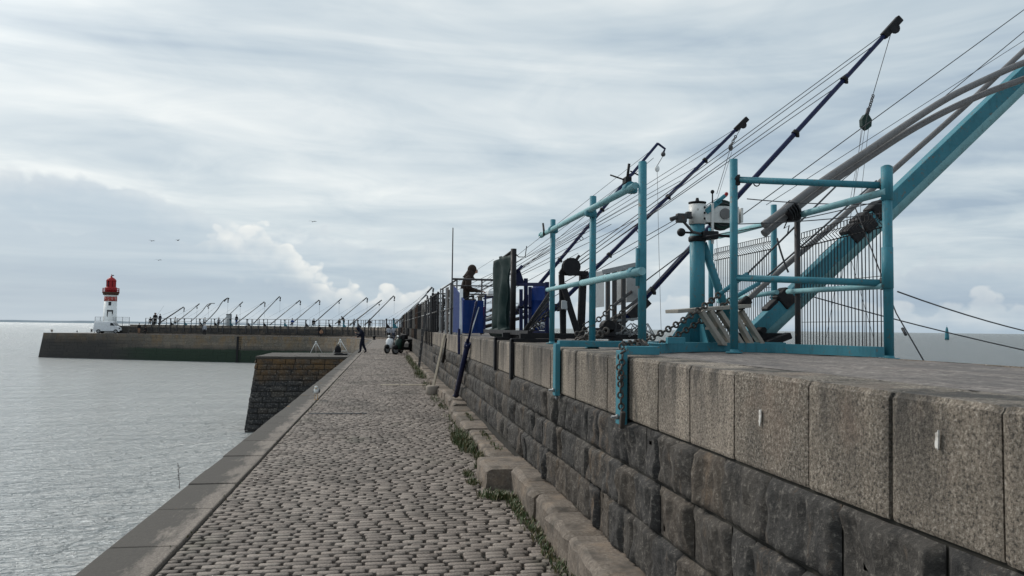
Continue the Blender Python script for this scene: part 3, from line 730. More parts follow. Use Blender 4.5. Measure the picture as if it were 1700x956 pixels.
b = B()
for (xa, ya, s_) in ((1400, 397, 1), (1418, 380, 1.1), (1440, 360, 1), (1285, 505, 1), (1268, 522, .8)):
    c = by(xa + 16, ya - 10); b.beam(c - d * .08, c + d * .07, .16 * s_, .17 * s_, bev=.02)
b.ball(by(1452, 372), .05, None, 8, 6, (1.3, 1, 1)); b.build('boom_fitting', BLACK, CR)
b = B(); b.beam((p0.x - .1, YB - .14, ZD + .08), (p0.x + .2, YB - .14, ZD + .08), .02, .16); b.beam((p0.x - .1, YB + .14, ZD + .08), (p0.x + .2, YB + .14, ZD + .08), .02, .16); b.tube((p0.x, YB - .17, p0.z), (p0.x, YB + .17, p0.z), .03, n=12); b.box((p0.x + .12, YB - .2, ZD + .10), (.24, .1, .06), Matrix.Rotation(-.35, 3, 'Y'), bev=.01); b.build('pivot', BLACK, CR)
# arc beam of the platform
b = B(); arc = smooth_path([V((1.98, 5.62, ZC + .04)), V((2.25, 5.98, ZC + .04)), V((2.7, 6.28, ZC + .04)), V((3.05, 6.15, ZC + .04)), V((3.32, 5.75, ZC + .04)), V((3.5, 5.15, ZC + .04))], 5)
w_ = .045; zz = .036; ou = offs(arc, w_); inn = offs(arc, -w_); vs = []
for a, c in zip(ou, inn): vs += [V((a.x, a.y, ZC + .004)), V((a.x, a.y, ZC + .078)), V((c.x, c.y, ZC + .078)), V((c.x, c.y, ZC + .004))]
b.add(vs, [(i * 4 + k, i * 4 + (k + 1) % 4, i * 4 + 4 + (k + 1) % 4, i * 4 + 4 + k) for i in range(len(arc) - 1) for k in range(4)] + [(0, 1, 2, 3), tuple(len(vs) - 4 + k for k in (3, 2, 1, 0))])
b.beam((2.05, 5.75, ZC + .042), (2.2, 6.6, ZC + .042), .09, .07); b.beam((2.2, MY, ZC + .046), (3.5, MY, ZC + .046), .12, .07); b.beam((2.3, YB, ZC + .04), (3.6, YB, ZC + .04), .1, .06)
b.box((2.18, 5.72, ZC + .10), (.14, .05, .05), bev=.004); b.build('base_ring', TEAL, CR)
# stays
def cable(b, pts, r=.0045, n=5): b.path(pts, r, n)
b = B(); cable(b, [at(1228, 360, 'y', MY), TIP]); b.build('stay', ROPE, CR)
b = B(); cable(b, [by(1395, 302), TIP + V((0, .1, 0))]); b.build('stay', ROPE, CR)
b = B(); cable(b, [at(1272, 340, 'y', MY), by(1700, 67), TIP + V((0, -.1, 0))], .003); b.build('stay', ROPE, CR)
b = B(); cable(b, [by(1322, 500), by(1480, 333), TIP - V((.5, 0, .6))], .004); b.build('stay', ROPE, CR)
b = B(); cable(b, [by(1360, 425), TIP - V((.2, .1, .3))], .003); b.build('stay', ROPE, CR)
# tie rods with chain, two parallel
for (q0, q1, q2, q3, dy) in (((1066, 568), (1195, 488), (1240, 455), (1395, 302), -.12), ((1068, 585), (1214, 497), (1260, 470), (1455, 300), .12)):
    yb_ = 6.35 + dy
    b = B(); a = at(q0[0], q0[1], 'y', 6.0 + dy); c = at(q1[0], q1[1], 'y', yb_); chain(b, sag(a, c, .03, 8), .060, .0085, .020); b.build('tie_chain', CHAINM, CR)
    b = B(); e = at(q2[0], q2[1], 'y', yb_ + .1); b.tube(c, e, .020, n=8); b.build('tie_rod', TEAL, CR)
    b = B(); cable(b, [e, by(q3[0], q3[1], YB + dy)], .009, 6); b.build('stay', ROPE, CR)
b = B(); cable(b, sag(at(1490, 484, 'y', 5.4), at(1760, 562, 'y', 6.4), .03), .006); b.build('mooring_line', ROPE, CR)
b = B(); cable(b, sag(at(1300, 478, 'y', 7.1), at(1760, 594, 'y', 6.4), .03), .006); b.build('mooring_line', ROPE, CR)
b = B(); cable(b, [at(1420, 345, 'y', 6.2), at(1488, 520, 'y', 5.9), at(1536, 603, 'y', 5.4)], .0055); b.tube(at(1498, 545, 'y', 5.86), at(1504, 556, 'y', 5.8), .012, n=6); b.build('mooring_line', ROPE, CR)
for (q0, q1, Y) in (((1215, 372), (1480, 352), 6.2), ((1172, 392), (1475, 330), 6.4), ((1240, 330), (1470, 338), 6.1), ((1290, 395), (1309, 452), 6.4)):
    b = B(); cable(b, sag(at(*q0, 'y', Y), at(*q1, 'y', Y), .02), .0045 if q0[0] != 1290 else .009); b.build('stay', ROPE, CR)
# hanging net lines inside the cage
b = B()
for (x, y0, x2, y2, Y) in ((1255, 475, 1163, 380, 6.6), ):
    pass
for (x, y, x2, y2) in ((1440, 190, 1392, 480), (1432, 215, 1372, 560), (1190, 395, 1196, 545), (1268, 400, 1262, 560), (1430, 375, 1436, 590), (1410, 420, 1450, 560)): cable(b, [by(x, y, 7.3), by(x2, y2, 7.3)], .0022, 4)
b.build('thin_line', ROPE, CR)
# ---- net frame: curved grey tubes
NF = thing('net_frame_pole', 'pair of long curved grey tubes lashed together over the teal cage rails', 'pole', by(1265, 375, 6.3))
for dy, off in ((0, 0), (.0, 1)):
    ps = [(1268, 374 + off * 14), (1310, 342 + off * 13), (1366, 300 + off * 12), (1442, 249 + off * 12), (1507, 205 + off * 14), (1573, 163 + off * 20), (1638, 131 + off * 23), (1700, 104 + off * 27), (1800, 66 + off * 28), (1950, 20 + off * 28)]
    b = B(); pts = smooth_path([at(x, y, 'y', 6.3 + off * .07) for x, y in ps], 6); b.path(pts, .031, 14); b.path([pts[0] - (pts[1] - pts[0]).normalized() * .002, pts[0] + (pts[1] - pts[0]).normalized() * .04], .035, 14); b.build('tube', PIPE, NF)
b = B(); p = at(1315, 348, 'y', 6.3)
for i in range(4): b.lathe(p + V((.02 * i - .03, .03, .018 * i - .03)), [(.075, -.008), (.075, .008)], 12, axis=(1, 0, .7))
b.path([p + V((0, .05, -.05)), p + V((-.05, .05, -.16)), p + V((.0, .05, -.13)), p + V((-.02, .05, -.22))], .006, 5); b.box(p + V((.05, .12, -.02)), (.16, .14, .12), bev=.03); b.build('rope_lashing', BLACK, NF)
SP = thing('net_frame_pole', 'single straight thin grey tube leaning up beside the teal boom, with a black foot', 'pole', at(1232, 505, 'y', 6.55))
b = B(); b.path(smooth_path([at(x, y, 'y', 6.6) for x, y in ((1236, 502), (1310, 436), (1385, 372), (1480, 285), (1600, 178), (1700, 84), (1900, -95))], 4), .026, 12); b.build('tube', PIPE, SP)
b = B(); a = at(1226, 510, 'y', 6.6); c = at(1243, 497, 'y', 6.6); b.tube(a, c, .045, n=12); b.build('end_cap', BLACK, SP)
# ---- cage right
CG = thing('cage_frame', 'teal tube safety cage with wire mesh, around the foot of the teal boom', 'cage', (3.2, 6, ZD))
D = (2.71, 5.84); ZT = 3.03
for (x, y, z0, z1, r, m, br_) in ((D[0], D[1], ZD, 3.065, .031, TEAL, 0), (3.62, 5.22, ZD - .02, 2.92, .035, TEAL, 1), (3.62, 6.93, ZD + .05, 2.90, .028, TEAL, 1), (3.62, 6.50, ZD + .03, 2.72, .026, DKGREY, 0), (3.62, 8.4, ZD, 2.86, .028, TEAL, 0)):
    b = B(); post(b, x, y, z0, z1, r)
    if br_ and r > .03: b.tube((x - .012, y - .012, ZD + .8 - .3), (x - .012, y - .012, ZD + .8), .040, n=14); b.tube((x, y, z1 - .25), (x, y, z1 - .0), .041, n=14); b.lathe((x, y, z1), [(.041, 0), (.02, .012), (.001, .014)], 12)
    b.build('post', m, CG)
def rail(x0, y0, p, x1, y1, q, r, m, pa='y'):
    b = B(); b.tube(at(x0, y0, *p), at(x1, y1, *q), r, n=14); return b.build('rail', m, CG)
rail(1219, 298, ('y', 5.84), 1474, 308, ('y', 5.24), .026, TEAL)
rail(1219, 461, ('y', 5.84), 1472, 470, ('y', 5.24), .026, TEAL)
rail(1472, 318, ('x', 3.60), 1195, 392, ('x', 3.60), .028, TEALL)
rail(1466, 475, ('x', 3.58), 1308, 484, ('x', 3.58), .022, TEALL)
rail(1290, 485, ('x', 3.60), 1192, 500, ('x', 3.60), .022, TEALL)
b = B()
for p in (at(1468, 308, 'y', 5.26), at(1468, 470, 'y', 5.26), at(1222, 298, 'y', 5.84)): b.lathe(p, [(.040, -.03), (.040, .03)], 12, axis=(1, -.6, 0)); b.box(p + V((.0, -.01, -.035)), (.04, .05, .03), bev=.004)
b.build('clamp', BLACK, CG)
def meshpanel(x, y0, y1, z0, z1t0, z1t1, sp=.055):
    b = B(); n = int(abs(y1 - y0) / sp)
    for i in range(n + 1):
        t = i / n; y = lerp(y0, y1, t); zt_ = lerp(z1t0, z1t1, t)
        b.path([(x, y, z0), (x, y, zt_ - .13), (x - .045, y, zt_ - .09), (x, y, zt_ - .05), (x, y, zt_)], .0040, 4, None, False)
    for k, dz in enumerate((0, -.05, -.13)): b.tube((x, y0, z1t0 + dz), (x, y1, z1t1 + dz), .0035 if k < 2 else .006, n=4)
    for z in (z0 + .02, z0 + .28, z0 + .62): b.tube((x - .004, y0, z), (x - .004, y1, z), .0032, n=4)
    return b.build('wire_mesh', BLACK, CG)
meshpanel(3.66, 5.27, 6.50, ZD - .02, 2.62, 2.58, .046)
meshpanel(3.66, 6.97, 8.38, ZD - .02, 2.62, 2.62, .046)
# slatted white bench
BE = thing('slatted_step', 'bleached white wooden slatted step leaning between the teal mast and the cage post', 'steps', at(1200, 560, 'y', 6.3))
for i in range(5):
    b = B(); b.beam(at((1163, 1178, 1193, 1216, 1229)[i], 516, 'y', 6.2 + .08 * i), at((1199, 1212, 1230, 1246, 1264)[i], 571, 'y', 6.2 + .08 * i), .09, .034, bev=.004); b.build('slat', CREAM, BE)
b = B(); b.beam(at(1115, 517, 'y', 6.2), at(1236, 508, 'y', 6.5), .16, .030, bev=.004); b.build('top_board', CREAM, BE)
b = B(); b.beam(at(1175, 545, 'y', 6.22), at(1236, 540, 'y', 6.6), .05, .022); b.beam(at(1195, 570, 'y', 6.22), at(1285, 575, 'y', 6.6), .05, .03); b.build('cross_board', CREAM, BE)
# hanging chain at bracket
CH = B(); chain(CH, [V((XW - .075, 4.80, 1.16)), V((XW - .08, 4.82, 1.30)), V((XW - .07, 4.84, 1.42)), V((XW - .045, 4.88, ZC + .035)), V((XW + .10, 4.98, ZC + .08)), V((XW + .22, 5.2, ZC + .07)), V((1.88, 5.62, ZC + .1))], .046, .0065, .015)
chain(CH, [V((XW - .06, 4.86, 1.34)), V((XW - .065, 4.9, 1.44)), V((XW - .035, 4.93, ZC + .085)), V((XW + .12, 5.05, ZC + .1)), V((1.82, 5.5, ZC + .09)), V((1.95, 5.7, ZC + .14))], .046, .0065, .015)
CH.box((XW - .075, 4.79, 1.13), (.03, .035, .11), Matrix.Rotation(.25, 3, 'X'), bev=.006)
tag(CH.build('chain', CHAINM, None, (XW, 4.86, 1.4)), 'heavy rusty chain draped over the coping beside the nearest full teal bracket', 'chain')
CH = B(); a = at(944, 577, 'y', 8.0)
chain(CH, [at(942, 578, 'y', 8.2), at(958, 566, 'y', 8.2), at(985, 556, 'y', 8.1), at(1010, 548, 'y', 8.0)], .07, .013, .03); chain(CH, [at(948, 572, 'y', 8.3), at(970, 562, 'y', 8.25), at(990, 550, 'y', 8.15)], .07, .013, .03); chain(CH, [at(950, 578, 'y', 7.9), at(972, 569, 'y', 7.95), at(1000, 553, 'y', 8)], .07, .013, .03)
tag(CH.build('chain', CHAINM, None, a), 'pile of old chain on the deck behind the three post teal rail', 'chain')

# ================================================================== CRANES 2-4
def crane(label, Y, mast_px, base_px, tip_px, col, r0, stays, hookbend=None, block=None, group=None, chains=(), mastw=.05):
    base = at(*base_px, 'y', Y); tip = at(*tip_px, 'y', Y); root = thing('fishing_crane', label, 'fishing crane', (2.9, Y, ZD), group)
    d = (tip - base).normalized(); L = (tip - base).length
    b = B(); b.tube(base, tip, r0, r0 * .72, n=12); b.build('boom', col, root)
    b = B()
    for f_ in (.06, .12, .34, .62, .80): c = base + d * L * f_; b.lathe(c, [(r0 * 1.2, -.03), (r0 * 1.2, .03)], 10, axis=d); b.box(c + V((.04, 0, -.04)), (.05, .03, .05), bev=.008)
    c = base + d * L * .47; b.path([c + V((math.cos(a) * .05 + .05, 0, math.sin(a) * .05 - .06)) for a in [i * PI / 6 for i in range(12)]], .01, 6, None, False, True)
    b.build('boom_fitting', BLACK, root)
    if hookbend: b = B(); b.path([tip, at(*hookbend[0], 'y', Y), at(*hookbend[1], 'y', Y)], r0 * .6, 8); b.build('boom_tip', col, root)
    else: b = B(); b.beam(tip - d * .35, tip + d * .08, .09, .12, bev=.015); b.lathe(tip - d * .1 + V((0, -.05, -.05)), [(.09, 0), (.09, .02)], 14, axis=(0, 1, 0)); b.build('boom_tip', BLACK, root)
    m0 = at(*mast_px, 'y', Y)
    for (f0, spx) in stays:
        b = B(); cable(b, [base + d * L * f0, at(*spx, 'y', Y)], .0065); b.build('stay', ROPE, root)
    b = B(); b.box((base.x, Y, (base.z + ZD) / 2 - .05), (.14, .3, max(.1, base.z - ZD + .1)), bev=.01); b.build('pivot', BLACK, root)
    return root, base, tip, d, L
CR2, b2, t2, d2, L2 = crane('dark blue fishing crane with the highest boom tip, a green pulley block under it', 11.2, (945, 440), (1022, 548), (1489, 36), BLUE, .046,
    [(.975, (948, 437)), (.93, (950, 442)), (.84, (948, 450)), (.78, (952, 446)), (.92, (1180, 372))])
# front frame of crane 2
Y2 = 11.2
b = B()
def bar(x0, y0, x1, y1, w, Y, m=None): b.beam(at(x0, y0, 'y', Y), at(x1, y1, 'y', Y), w, w, m, .006)
bar(932, 455, 935, 563, .075, Y2); bar(968, 452, 964, 560, .10, Y2 + .2); bar(930, 453, 976, 454, .07, Y2); bar(936, 478, 960, 556, .08, Y2 - .1); bar(945, 430, 930, 455, .06, Y2); bar(935, 470, 935, 563, .08, Y2 + .5)
b.build('winch_frame', BLACK, CR2)
b = B(); c = at(948, 443, 'y', Y2 - .1); b.lathe(c - V((0, .06, 0)), [(.13, 0), (.13, .02), (.08, .025), (.08, .1), (.13, .105), (.13, .12)], 22, axis=(0, 1, 0)); b.tube(c, at(962, 424, 'y', Y2 - .1), .022, n=8); b.build('winch_drum', BLACK, CR2)
b = B(); c = at(937, 506, 'y', Y2 - .12); b.box(c, (.09, .04, .13), bev=.01); b.build('control_box', PANEL, CR2)
b = B(); bar(1012, 545, 1034, 527, .16, Y2); bar(1044, 527, 1074, 498, .15, Y2); bar(1003, 545, 1020, 530, .1, Y2); b.box(at(1020, 552, 'y', Y2), (.5, .25, .12), bev=.02); b.build('boom_foot', BLACK, CR2)
for q0, q1, dy in (((955, 556), (1018, 508), -.3), ((972, 562), (1040, 512), -.1)):
    b = B(); a = at(*q0, 'y', 9.6 + dy); c = at(*q1, 'y', 9.8 + dy); chain(b, sag(a, c, .03), .075, .010, .026); b.build('tie_chain', CHAINM, CR2)
    b = B(); e = at(q1[0] + 38, q1[1] - 30, 'y', 10.2); b.tube(c, e, .02, n=8); cable(b, [e, b2 + d2 * L2 * .26], .009); b.build('tie_rod', DKGREY, CR2)
blk = B(); c = at(1437, 203, 'y', Y2); blk.prism([c + V((-.085, -.04, .04)), c + V((-.08, -.04, -.07)), c + V((0, -.04, -.13)), c + V((.075, -.04, -.07)), c + V((.085, -.04, .04)), c + V((.03, -.04, .12)), c + V((-.03, -.04, .12))], (0, .08, 0)); pbk = blk.build('pulley_block', GREEN, CR2)
b = B(); cable(b, [t2 - d2 * .1, at(1450, 155, 'y', Y2)], .006); chain(b, [at(1450, 157, 'y', Y2), at(1440, 190, 'y', Y2)], .05, .009, .02); b.tube(at(1442, 180, 'y', Y2), at(1438, 194, 'y', Y2), .03, n=8)
cable(b, [at(1430, 215, 'y', Y2), at(1418, 320, 'y', Y2), at(1395, 480, 'y', Y2)], .004); cable(b, [at(1442, 212, 'y', Y2), at(1432, 300, 'y', Y2), at(1420, 470, 'y', Y2)], .004); b.build('hoist_line', ROPE, CR2)
CR3, b3, t3, d3, L3 = crane('dark blue fishing crane with the second highest boom tip, black at its end', 17.5, (850, 440), (888, 545), (1237, 200), BLUE, .052,
    [(.97, (842, 452)), (.9, (846, 456)), (.78, (850, 452)), (.55, (838, 470))])
b = B(); Y3 = 17.5
cable(b, [t3, at(1219, 232, 'y', Y3)], .007); chain(b, [at(1222, 225, 'y', Y3), at(1214, 240, 'y', Y3)], .07, .012, .03); b.ball(at(1213, 245, 'y', Y3), .075, None, 10, 8, (.8, .5, 1.1)); cable(b, [at(1211, 252, 'y', Y3), at(1190, 322, 'y', Y3)], .007); cable(b, [at(1215, 252, 'y', Y3), at(1178, 372, 'y', Y3)], .005); b.build('hoist_line', ROPE, CR3)
CR4, b4, t4, d4, L4 = crane('violet blue fishing crane with a short bent hook and white float at its tip', 21.0, (800, 470), (842, 535), (1092, 238), BLUE, .056,
    [(.97, (800, 470)), (.78, (795, 482)), (.55, (790, 490))], hookbend=((1104, 247), (1101, 254)))
b = B(); Y4 = 21.0; b.ball(at(1101, 256, 'y', Y4), .07, None, 8, 6); cable(b, [at(1100, 260, 'y', Y4), at(1091, 275, 'y', Y4)], .009); cable(b, [at(1091, 284, 'y', Y4), at(1094, 420, 'y', Y4), at(1098, 560, 'y', Y4)], .006); b.build('hoist_line', ROPE, CR4)
b = B(); b.ball(at(1091, 280, 'y', Y4), .08, None, 10, 8, (.9, .5, 1.2)); b.build('float', FOAM, CR4)
b = B(); c = at(1052, 290, 'y', Y4); b.tube(c - V((.1, 0, -.1)), c + V((.25, 0, -.05)), .02, n=6); b.tube(c - V((.3, 0, .12)), c + V((.02, 0, .1)), .015, n=6); b.build('boom_fitting', BLACK, CR4)
# long thin cables shared by the row: each its own
random.seed(88)
LINES = [((680, 525), (880, 440), 40), ((690, 520), (850, 455), 33), ((720, 500), (930, 400), 26), ((700, 505), (820, 430), 45), ((742, 520), (1015, 372), 22), ((765, 500), (1130, 300), 19), ((770, 525), (960, 420), 24), ((828, 530), (1120, 365), 15), ((860, 452), (1085, 262), 21.5), ((700, 530), (1010, 345), 30), ((735, 520), (1060, 330), 27), ((840, 540), (1190, 330), 16)]
for i, (p, q, Y) in enumerate(LINES):
    b = B(); cable(b, [at(*p, 'y', Y), at(*q, 'y', Y)], .008)
    tag(b.build('cable', ROPE, None, at(*p, 'y', Y)), 'thin steel cable strung up toward the boom tips above the cluttered wall', 'cable', 'thin cables between the crane booms')
# grey panels (a fisher's shelter boards) on station 2
SH = thing('shelter_panel', 'row of upright grey plastic panels on dark posts, behind the three post teal rail', 'shelter', at(1030, 560, 'y', 9.9))
for (x0, x1, yt0, yt1, yb0) in ((986, 1003, 452, 449, 511), (1018, 1031, 452, 448, 508), (1040, 1068, 447, 438, 502)):
    b = B(); P = [at(x0, yt0, 'y', 10.1), at(x1, yt1, 'y', 9.9), at(x1, yb0 - 2, 'y', 9.9), at(x0, yb0, 'y', 10.1)]; b.prism(P, (0, .03, 0)); b.build('panel', PANEL, SH)
for x in (1009, 1020, 1035):
    b = B(); b.beam(at(x, 448, 'y', 9.8), at(x, 562, 'y', 9.8), .05, .05); b.build('post', DKGREY, SH)
b = B(); b.beam(at(1000, 452, 'y', 9.75), at(1072, 436, 'y', 9.6), .05, .06); b.beam(at(1005, 533, 'y', 9.8), at(1062, 529, 'y', 9.8), .03, .03); b.beam(at(1005, 555, 'y', 9.8), at(1060, 552, 'y', 9.8), .05, .04); b.build('cross_bar', GALV, SH)
GM = thing('net_winch', 'small black winch and gear heap on the deck below the grey panels', 'winch', at(1005, 560, 'y', 9.7))
b = B(); c = at(1000, 552, 'y', 9.7); b.box(c, (.28, .3, .12), bev=.02); b.lathe(c + V((.05, -.15, .08)), [(.08, 0), (.08, .2)], 14, axis=(0, 1, 0)); b.path([c + V((-.2, 0, 0)), c + V((-.25, 0, .1)), c + V((-.18, 0, .14)), c + V((-.1, 0, .05))], .014, 6); b.build('winch', BLACK, GM)
b = B()
for i in range(7): b.path([c + V((.25 + random.uniform(-.1, .3), random.uniform(-.2, .1), -.05)), c + V((.3 + random.uniform(-.1, .3), random.uniform(-.2, .1), .12)), c + V((.4 + random.uniform(-.1, .3), random.uniform(-.2, .1), -.03))], .010, 6)
b.build('rope', GALV, GM)
# ================================================================== STATION 3 : green tarpaulin frame, blue barrel, blue booth
TF = thing('tarpaulin_screen', 'tall dark green tarpaulin on a black frame, standing just right of the blue booth', 'screen', (1.9, 12.5, ZD))
b = B(); b.tube((1.93, 12.0, ZD - .02), (1.93, 12.0, 2.93), .045, n=12); b.tube((1.93, 12.0, 2.90), (1.93, 13.9, 2.86), .03, n=10); b.tube((1.93, 13.9, ZD), (1.93, 13.9, 2.86), .03, n=10); b.build('frame', BLACK, TF)
b = B(); n = 36; rows = 26; vs = []
for j in range(rows + 1):
    v = j / rows; z = lerp(1.62, 2.87, v)
    for i in range(n + 1):
        u = i / n; sg = math.sin(u * PI); wv = .05 * math.sin(u * 15 + 2 * noise.noise(V((u * 2, v * 1.5, 0)))) + .05 * noise.noise(V((u * 5, v * 3, 0))); pin = .72 + .28 * abs(v - .06) ** .35
        vs.append((1.87 + wv, 12.98 + (u - .5) * 1.72 * min(1, pin + (.1 if v < .06 else 0)), z - .03 * math.sin(u * 9) * (v > .9)))
b.add(vs, [(j * (n + 1) + i, j * (n + 1) + i + 1, (j + 1) * (n + 1) + i + 1, (j + 1) * (n + 1) + i) for j in range(rows) for i in range(n)], None, True)
t_ = b.build('tarpaulin', TARP, TF); mo = t_.modifiers.new('thick', 'SOLIDIFY'); mo.thickness = .012
b = B(); b.lathe((1.87, 12.1, 1.62), [(.07, 0), (.08, .02), (.08, 1.7), (.07, 1.72)], 14, axis=(0, 1, 0)); b.build('rolled_hem', TARP, TF)
b = B(); b.path([V((1.95, 11.98, 2.86)), V((2.0, 11.95, 2.80)), V((2.1, 11.93, 2.80)), V((2.12, 11.92, 2.97))], .008, 6); b.build('hook', BLACK, TF)
def strap(x_px, z0, root, w, m):
    Y = at(x_px, 600, 'x', XW - .03).y; b = B(); b.box((XW - .03, Y, (ZC + .04 + z0) / 2), (.04, w, ZC + .04 - z0), bev=.004); b.box((XW + .25, Y, ZC + .03), (.58, w, .045), bev=.004); b.build('wall_bracket', m, root); return Y
BF = thing('base_frame', 'black steel base frame on the coping under the green tarpaulin, with two hanging straps', 'frame', (2.2, 11, ZD))
ya = strap(822, 1.10, BF, .10, BLACK); yb = strap(849, 1.07, BF, .11, BLACK)
b = B(); b.beam((1.62, yb, ZC + .085), (3.2, yb + .1, ZC + .085), .08, .06); b.beam((1.62, ya, ZC + .085), (3.1, ya, ZC + .085), .07, .06); b.beam((1.75, yb, ZC + .12), (1.75, 14, ZC + .12), .06, .06); b.build('beam', BLACK, BF)
b = B()
for i in range(5): a = at(858 + i * 3, 565 - i * 4, 'y', 10.6); c = at(905 + i * 4, 520 - i * 12, 'y', 11 + i * .15); b.tube(a, c, .016, n=6)
chain(b, sag(at(862, 562, 'y', 10.4), at(925, 506, 'y', 10.6), .03), .07, .011, .026); b.build('tie_chain', BLACK, BF)
RB = thing('guard_rail', 'dark blue railing around the blue barrel, right of the green tarpaulin', 'railing', (2.4, 12.2, ZD))
for (x, yt, yb_, Y) in ((873, 462, 556, 12.6), (908, 468, 558, 11.6), (865, 480, 552, 14), (880, 476, 552, 14.4)):
    b = B(); b.beam(at(x, yt, 'y', Y), at(x, yb_, 'y', Y), .06, .06, bev=.005); b.build('post', BLUE, RB)
b = B(); b.beam(at(855, 472, 'y', 12.1), at(910, 472, 'y', 11.6), .05, .05); b.beam(at(862, 510, 'y', 13), at(905, 512, 'y', 12), .035, .035); b.beam(at(855, 552, 'y', 12.2), at(912, 553, 'y', 11.6), .07, .07); b.build('rail', BLUE, RB)
b = B(); P = [at(853, 446, 'y', 12.9), at(864, 450, 'y', 12.9), at(872, 473, 'y', 12.9), at(853, 473, 'y', 12.9)]; b.prism(P, (0, .05, 0)); b.tube(at(857, 452, 'y', 12.8), at(867, 441, 'y', 12.8), .025, n=8); b.build('plate', BLUE, RB)
c = at(896, 548, 'y', 12.3); zt_ = at(896, 476, 'y', 12.3).z; BA = thing('barrel', 'tall bright blue plastic barrel strapped behind the dark blue railing', 'barrel', c)
h = zt_ - c.z; b = B(); b.lathe(c, [(.12, 0), (.135, .02), (.135, h * .33), (.142, h * .34), (.142, h * .36), (.135, h * .37), (.135, h * .66), (.142, h * .67), (.142, h * .69), (.135, h * .7), (.135, h - .03), (.12, h)], 24); b.build('drum', BARREL, BA)
b = B(); b.lathe(c + V((0, 0, h)), [(.12, 0), (.11, .015), (.03, .018)], 20); b.build('lid', BARREL, BA)
b = B(); q = at(893, 541, 'y', 11.9); random.seed(5)
for i in range(6): b.path([q + V((random.uniform(-.15, .15), 0, random.uniform(-.06, .05))), q + V((random.uniform(-.1, .1), -.05, .05)), q + V((random.uniform(-.15, .2), 0, -.05))], .012, 6)
tag(b.build('rope', FOAM, None, q), 'loose white rope tangled at the foot of the blue barrel', 'rope')
# booth
Yb = 16.4
BO = thing('fishing_booth', 'blue panelled booth with a white corner post, in front of the hooded person', 'booth', at(785, 553, 'y', Yb))
b = B(); P = [at(769, 498, 'y', Yb), at(803, 499, 'y', Yb), at(803, 553, 'y', Yb), at(768, 553, 'y', Yb)]; b.prism(P, (0, .03, 0))
for t in (.33, .66): b.beam(P[0].lerp(P[1], t) - V((0, .006, .02)), P[3].lerp(P[2], t) - V((0, .006, -.02)), .02, .012)
b.build('front_panel', BOOTH, BO)
b = B(); x_ = P[0].x + .01; b.prism([V((x_, Yb + .04, P[3].z)), V((x_, Yb + .04, P[0].z)), V((x_, Yb + 2.6, P[0].z + .42)), V((x_, Yb + 2.6, P[3].z))], (.03, 0, 0)); b.build('side_panel', BOOTH, BO)
b = B(); b.beam(at(766, 480, 'y', Yb + .6), at(765, 555, 'y', Yb + .2), .07, .05); b.build('corner_post', FOAM, BO)
b = B(); b.beam(at(806, 490, 'y', Yb), at(804, 553, 'y', Yb), .04, .04); b.beam(at(824, 492, 'y', Yb), at(824, 558, 'y', Yb), .05, .05); b.beam(at(802, 496, 'y', Yb), at(826, 492, 'y', Yb), .03, .03); b.build('post', BLUE, BO)
b = B(); b.tube(at(795, 510, 'y', Yb - .03), at(776, 572, 'y', Yb - .6), .012, n=6); b.build('rod_holder', PANEL, BO)
# table, gear, diagonals behind the booth
b = B(); c = at(808, 492, 'y', 18.2); b.box(c, (.42, .4, .035), bev=.005)
for sx in (-.17, .17): b.beam(c + V((sx, -.15, 0)), c + V((sx, -.15, -.75)), .04, .04); b.beam(c + V((sx, .15, 0)), c + V((sx, .15, -.75)), .04, .04)
tag(b.build('work_table', GREYW, None, c), 'small grey timber bait table in front of the hooded person', 'table')
b = B(); c = at(822, 486, 'y', 18.0); b.box(c, (.36, .3, .10), bev=.02); tag(b.build('box', FOAM, None, c), 'white tub on the bait table near the hooded person', 'tub')
# blue strut
p0 = at(757, 657, 'x', 1.42); p1 = at(776, 573, 'x', 1.49); p2 = at(791, 500, 'x', 1.60)
ST = thing('prop', 'dark blue steel prop leaning from the footing ledge up to the blue booth', 'prop', p0)
b = B(); b.tube(p0, p1, .05, n=12); b.tube(p1, p2, .022, n=10); b.build('tube', BLUE, ST)
b = B(); b.lathe(p0, [(.07, -.01), (.07, .02)], 12); b.lathe(p1, [(.062, -.05), (.062, .05)], 12, axis=(p2 - p1).normalized()); b.tube(p1 + V((-.02, -.02, 0)), p1 + V((-.02, -.14, -.02)), .014, n=8); b.tube(p1 + V((-.02, -.03, .05)), p1 + V((-.02, -.1, .12)), .012, n=6); b.build('collar', BLUE, ST)
b = B(); b.beam(at(762, 546, 'x', 1.51), at(762, 588, 'x', 1.51), .05, .07); tag(b.build('bracket', BLUE, None, at(762, 546, 'x', 1.51)), 'dark blue strap hanging down the coping left of the blue prop', 'bracket')
# pole in stone pot
p = at(718, 655, 'z', 0); PT = thing('weighted_post', 'pale timber post set in a round concrete block beside the footing ledge', 'post', p)
b = B(); b.lathe(p, [(.145, 0), (.165, .03), (.17, .20), (.15, .225), (.05, .23)], 18); b.build('concrete_block', CONC, PT)
b = B(); b.beam(p + V((.02, 0, .2)), at(738, 556, 'x', 1.52), .055, .055, bev=.006); b.build('timber', WOOD, PT)
b = B(); q = at(741, 562, 'x', 1.50); b.path([q, at(738, 585, 'x', 1.48), at(735, 600, 'x', 1.47)], [.02, .03, .05], 8)
tag(b.build('rope', BLACK, None, q), 'dark bundle of rope hanging down the wall behind the pale timber post', 'rope')
# tall thin antenna
b = B(); q = at(752, 378, 'y', 19.3); b.tube((q.x, 19.3, ZD), (q.x, 19.3, q.z), .022, .013, n=8)
tag(b.build('mast_pole', DKGREY, None, (q.x, 19.3, ZD)), 'tall thin bare upright pole on the grey railing left of the hooded person', 'pole')
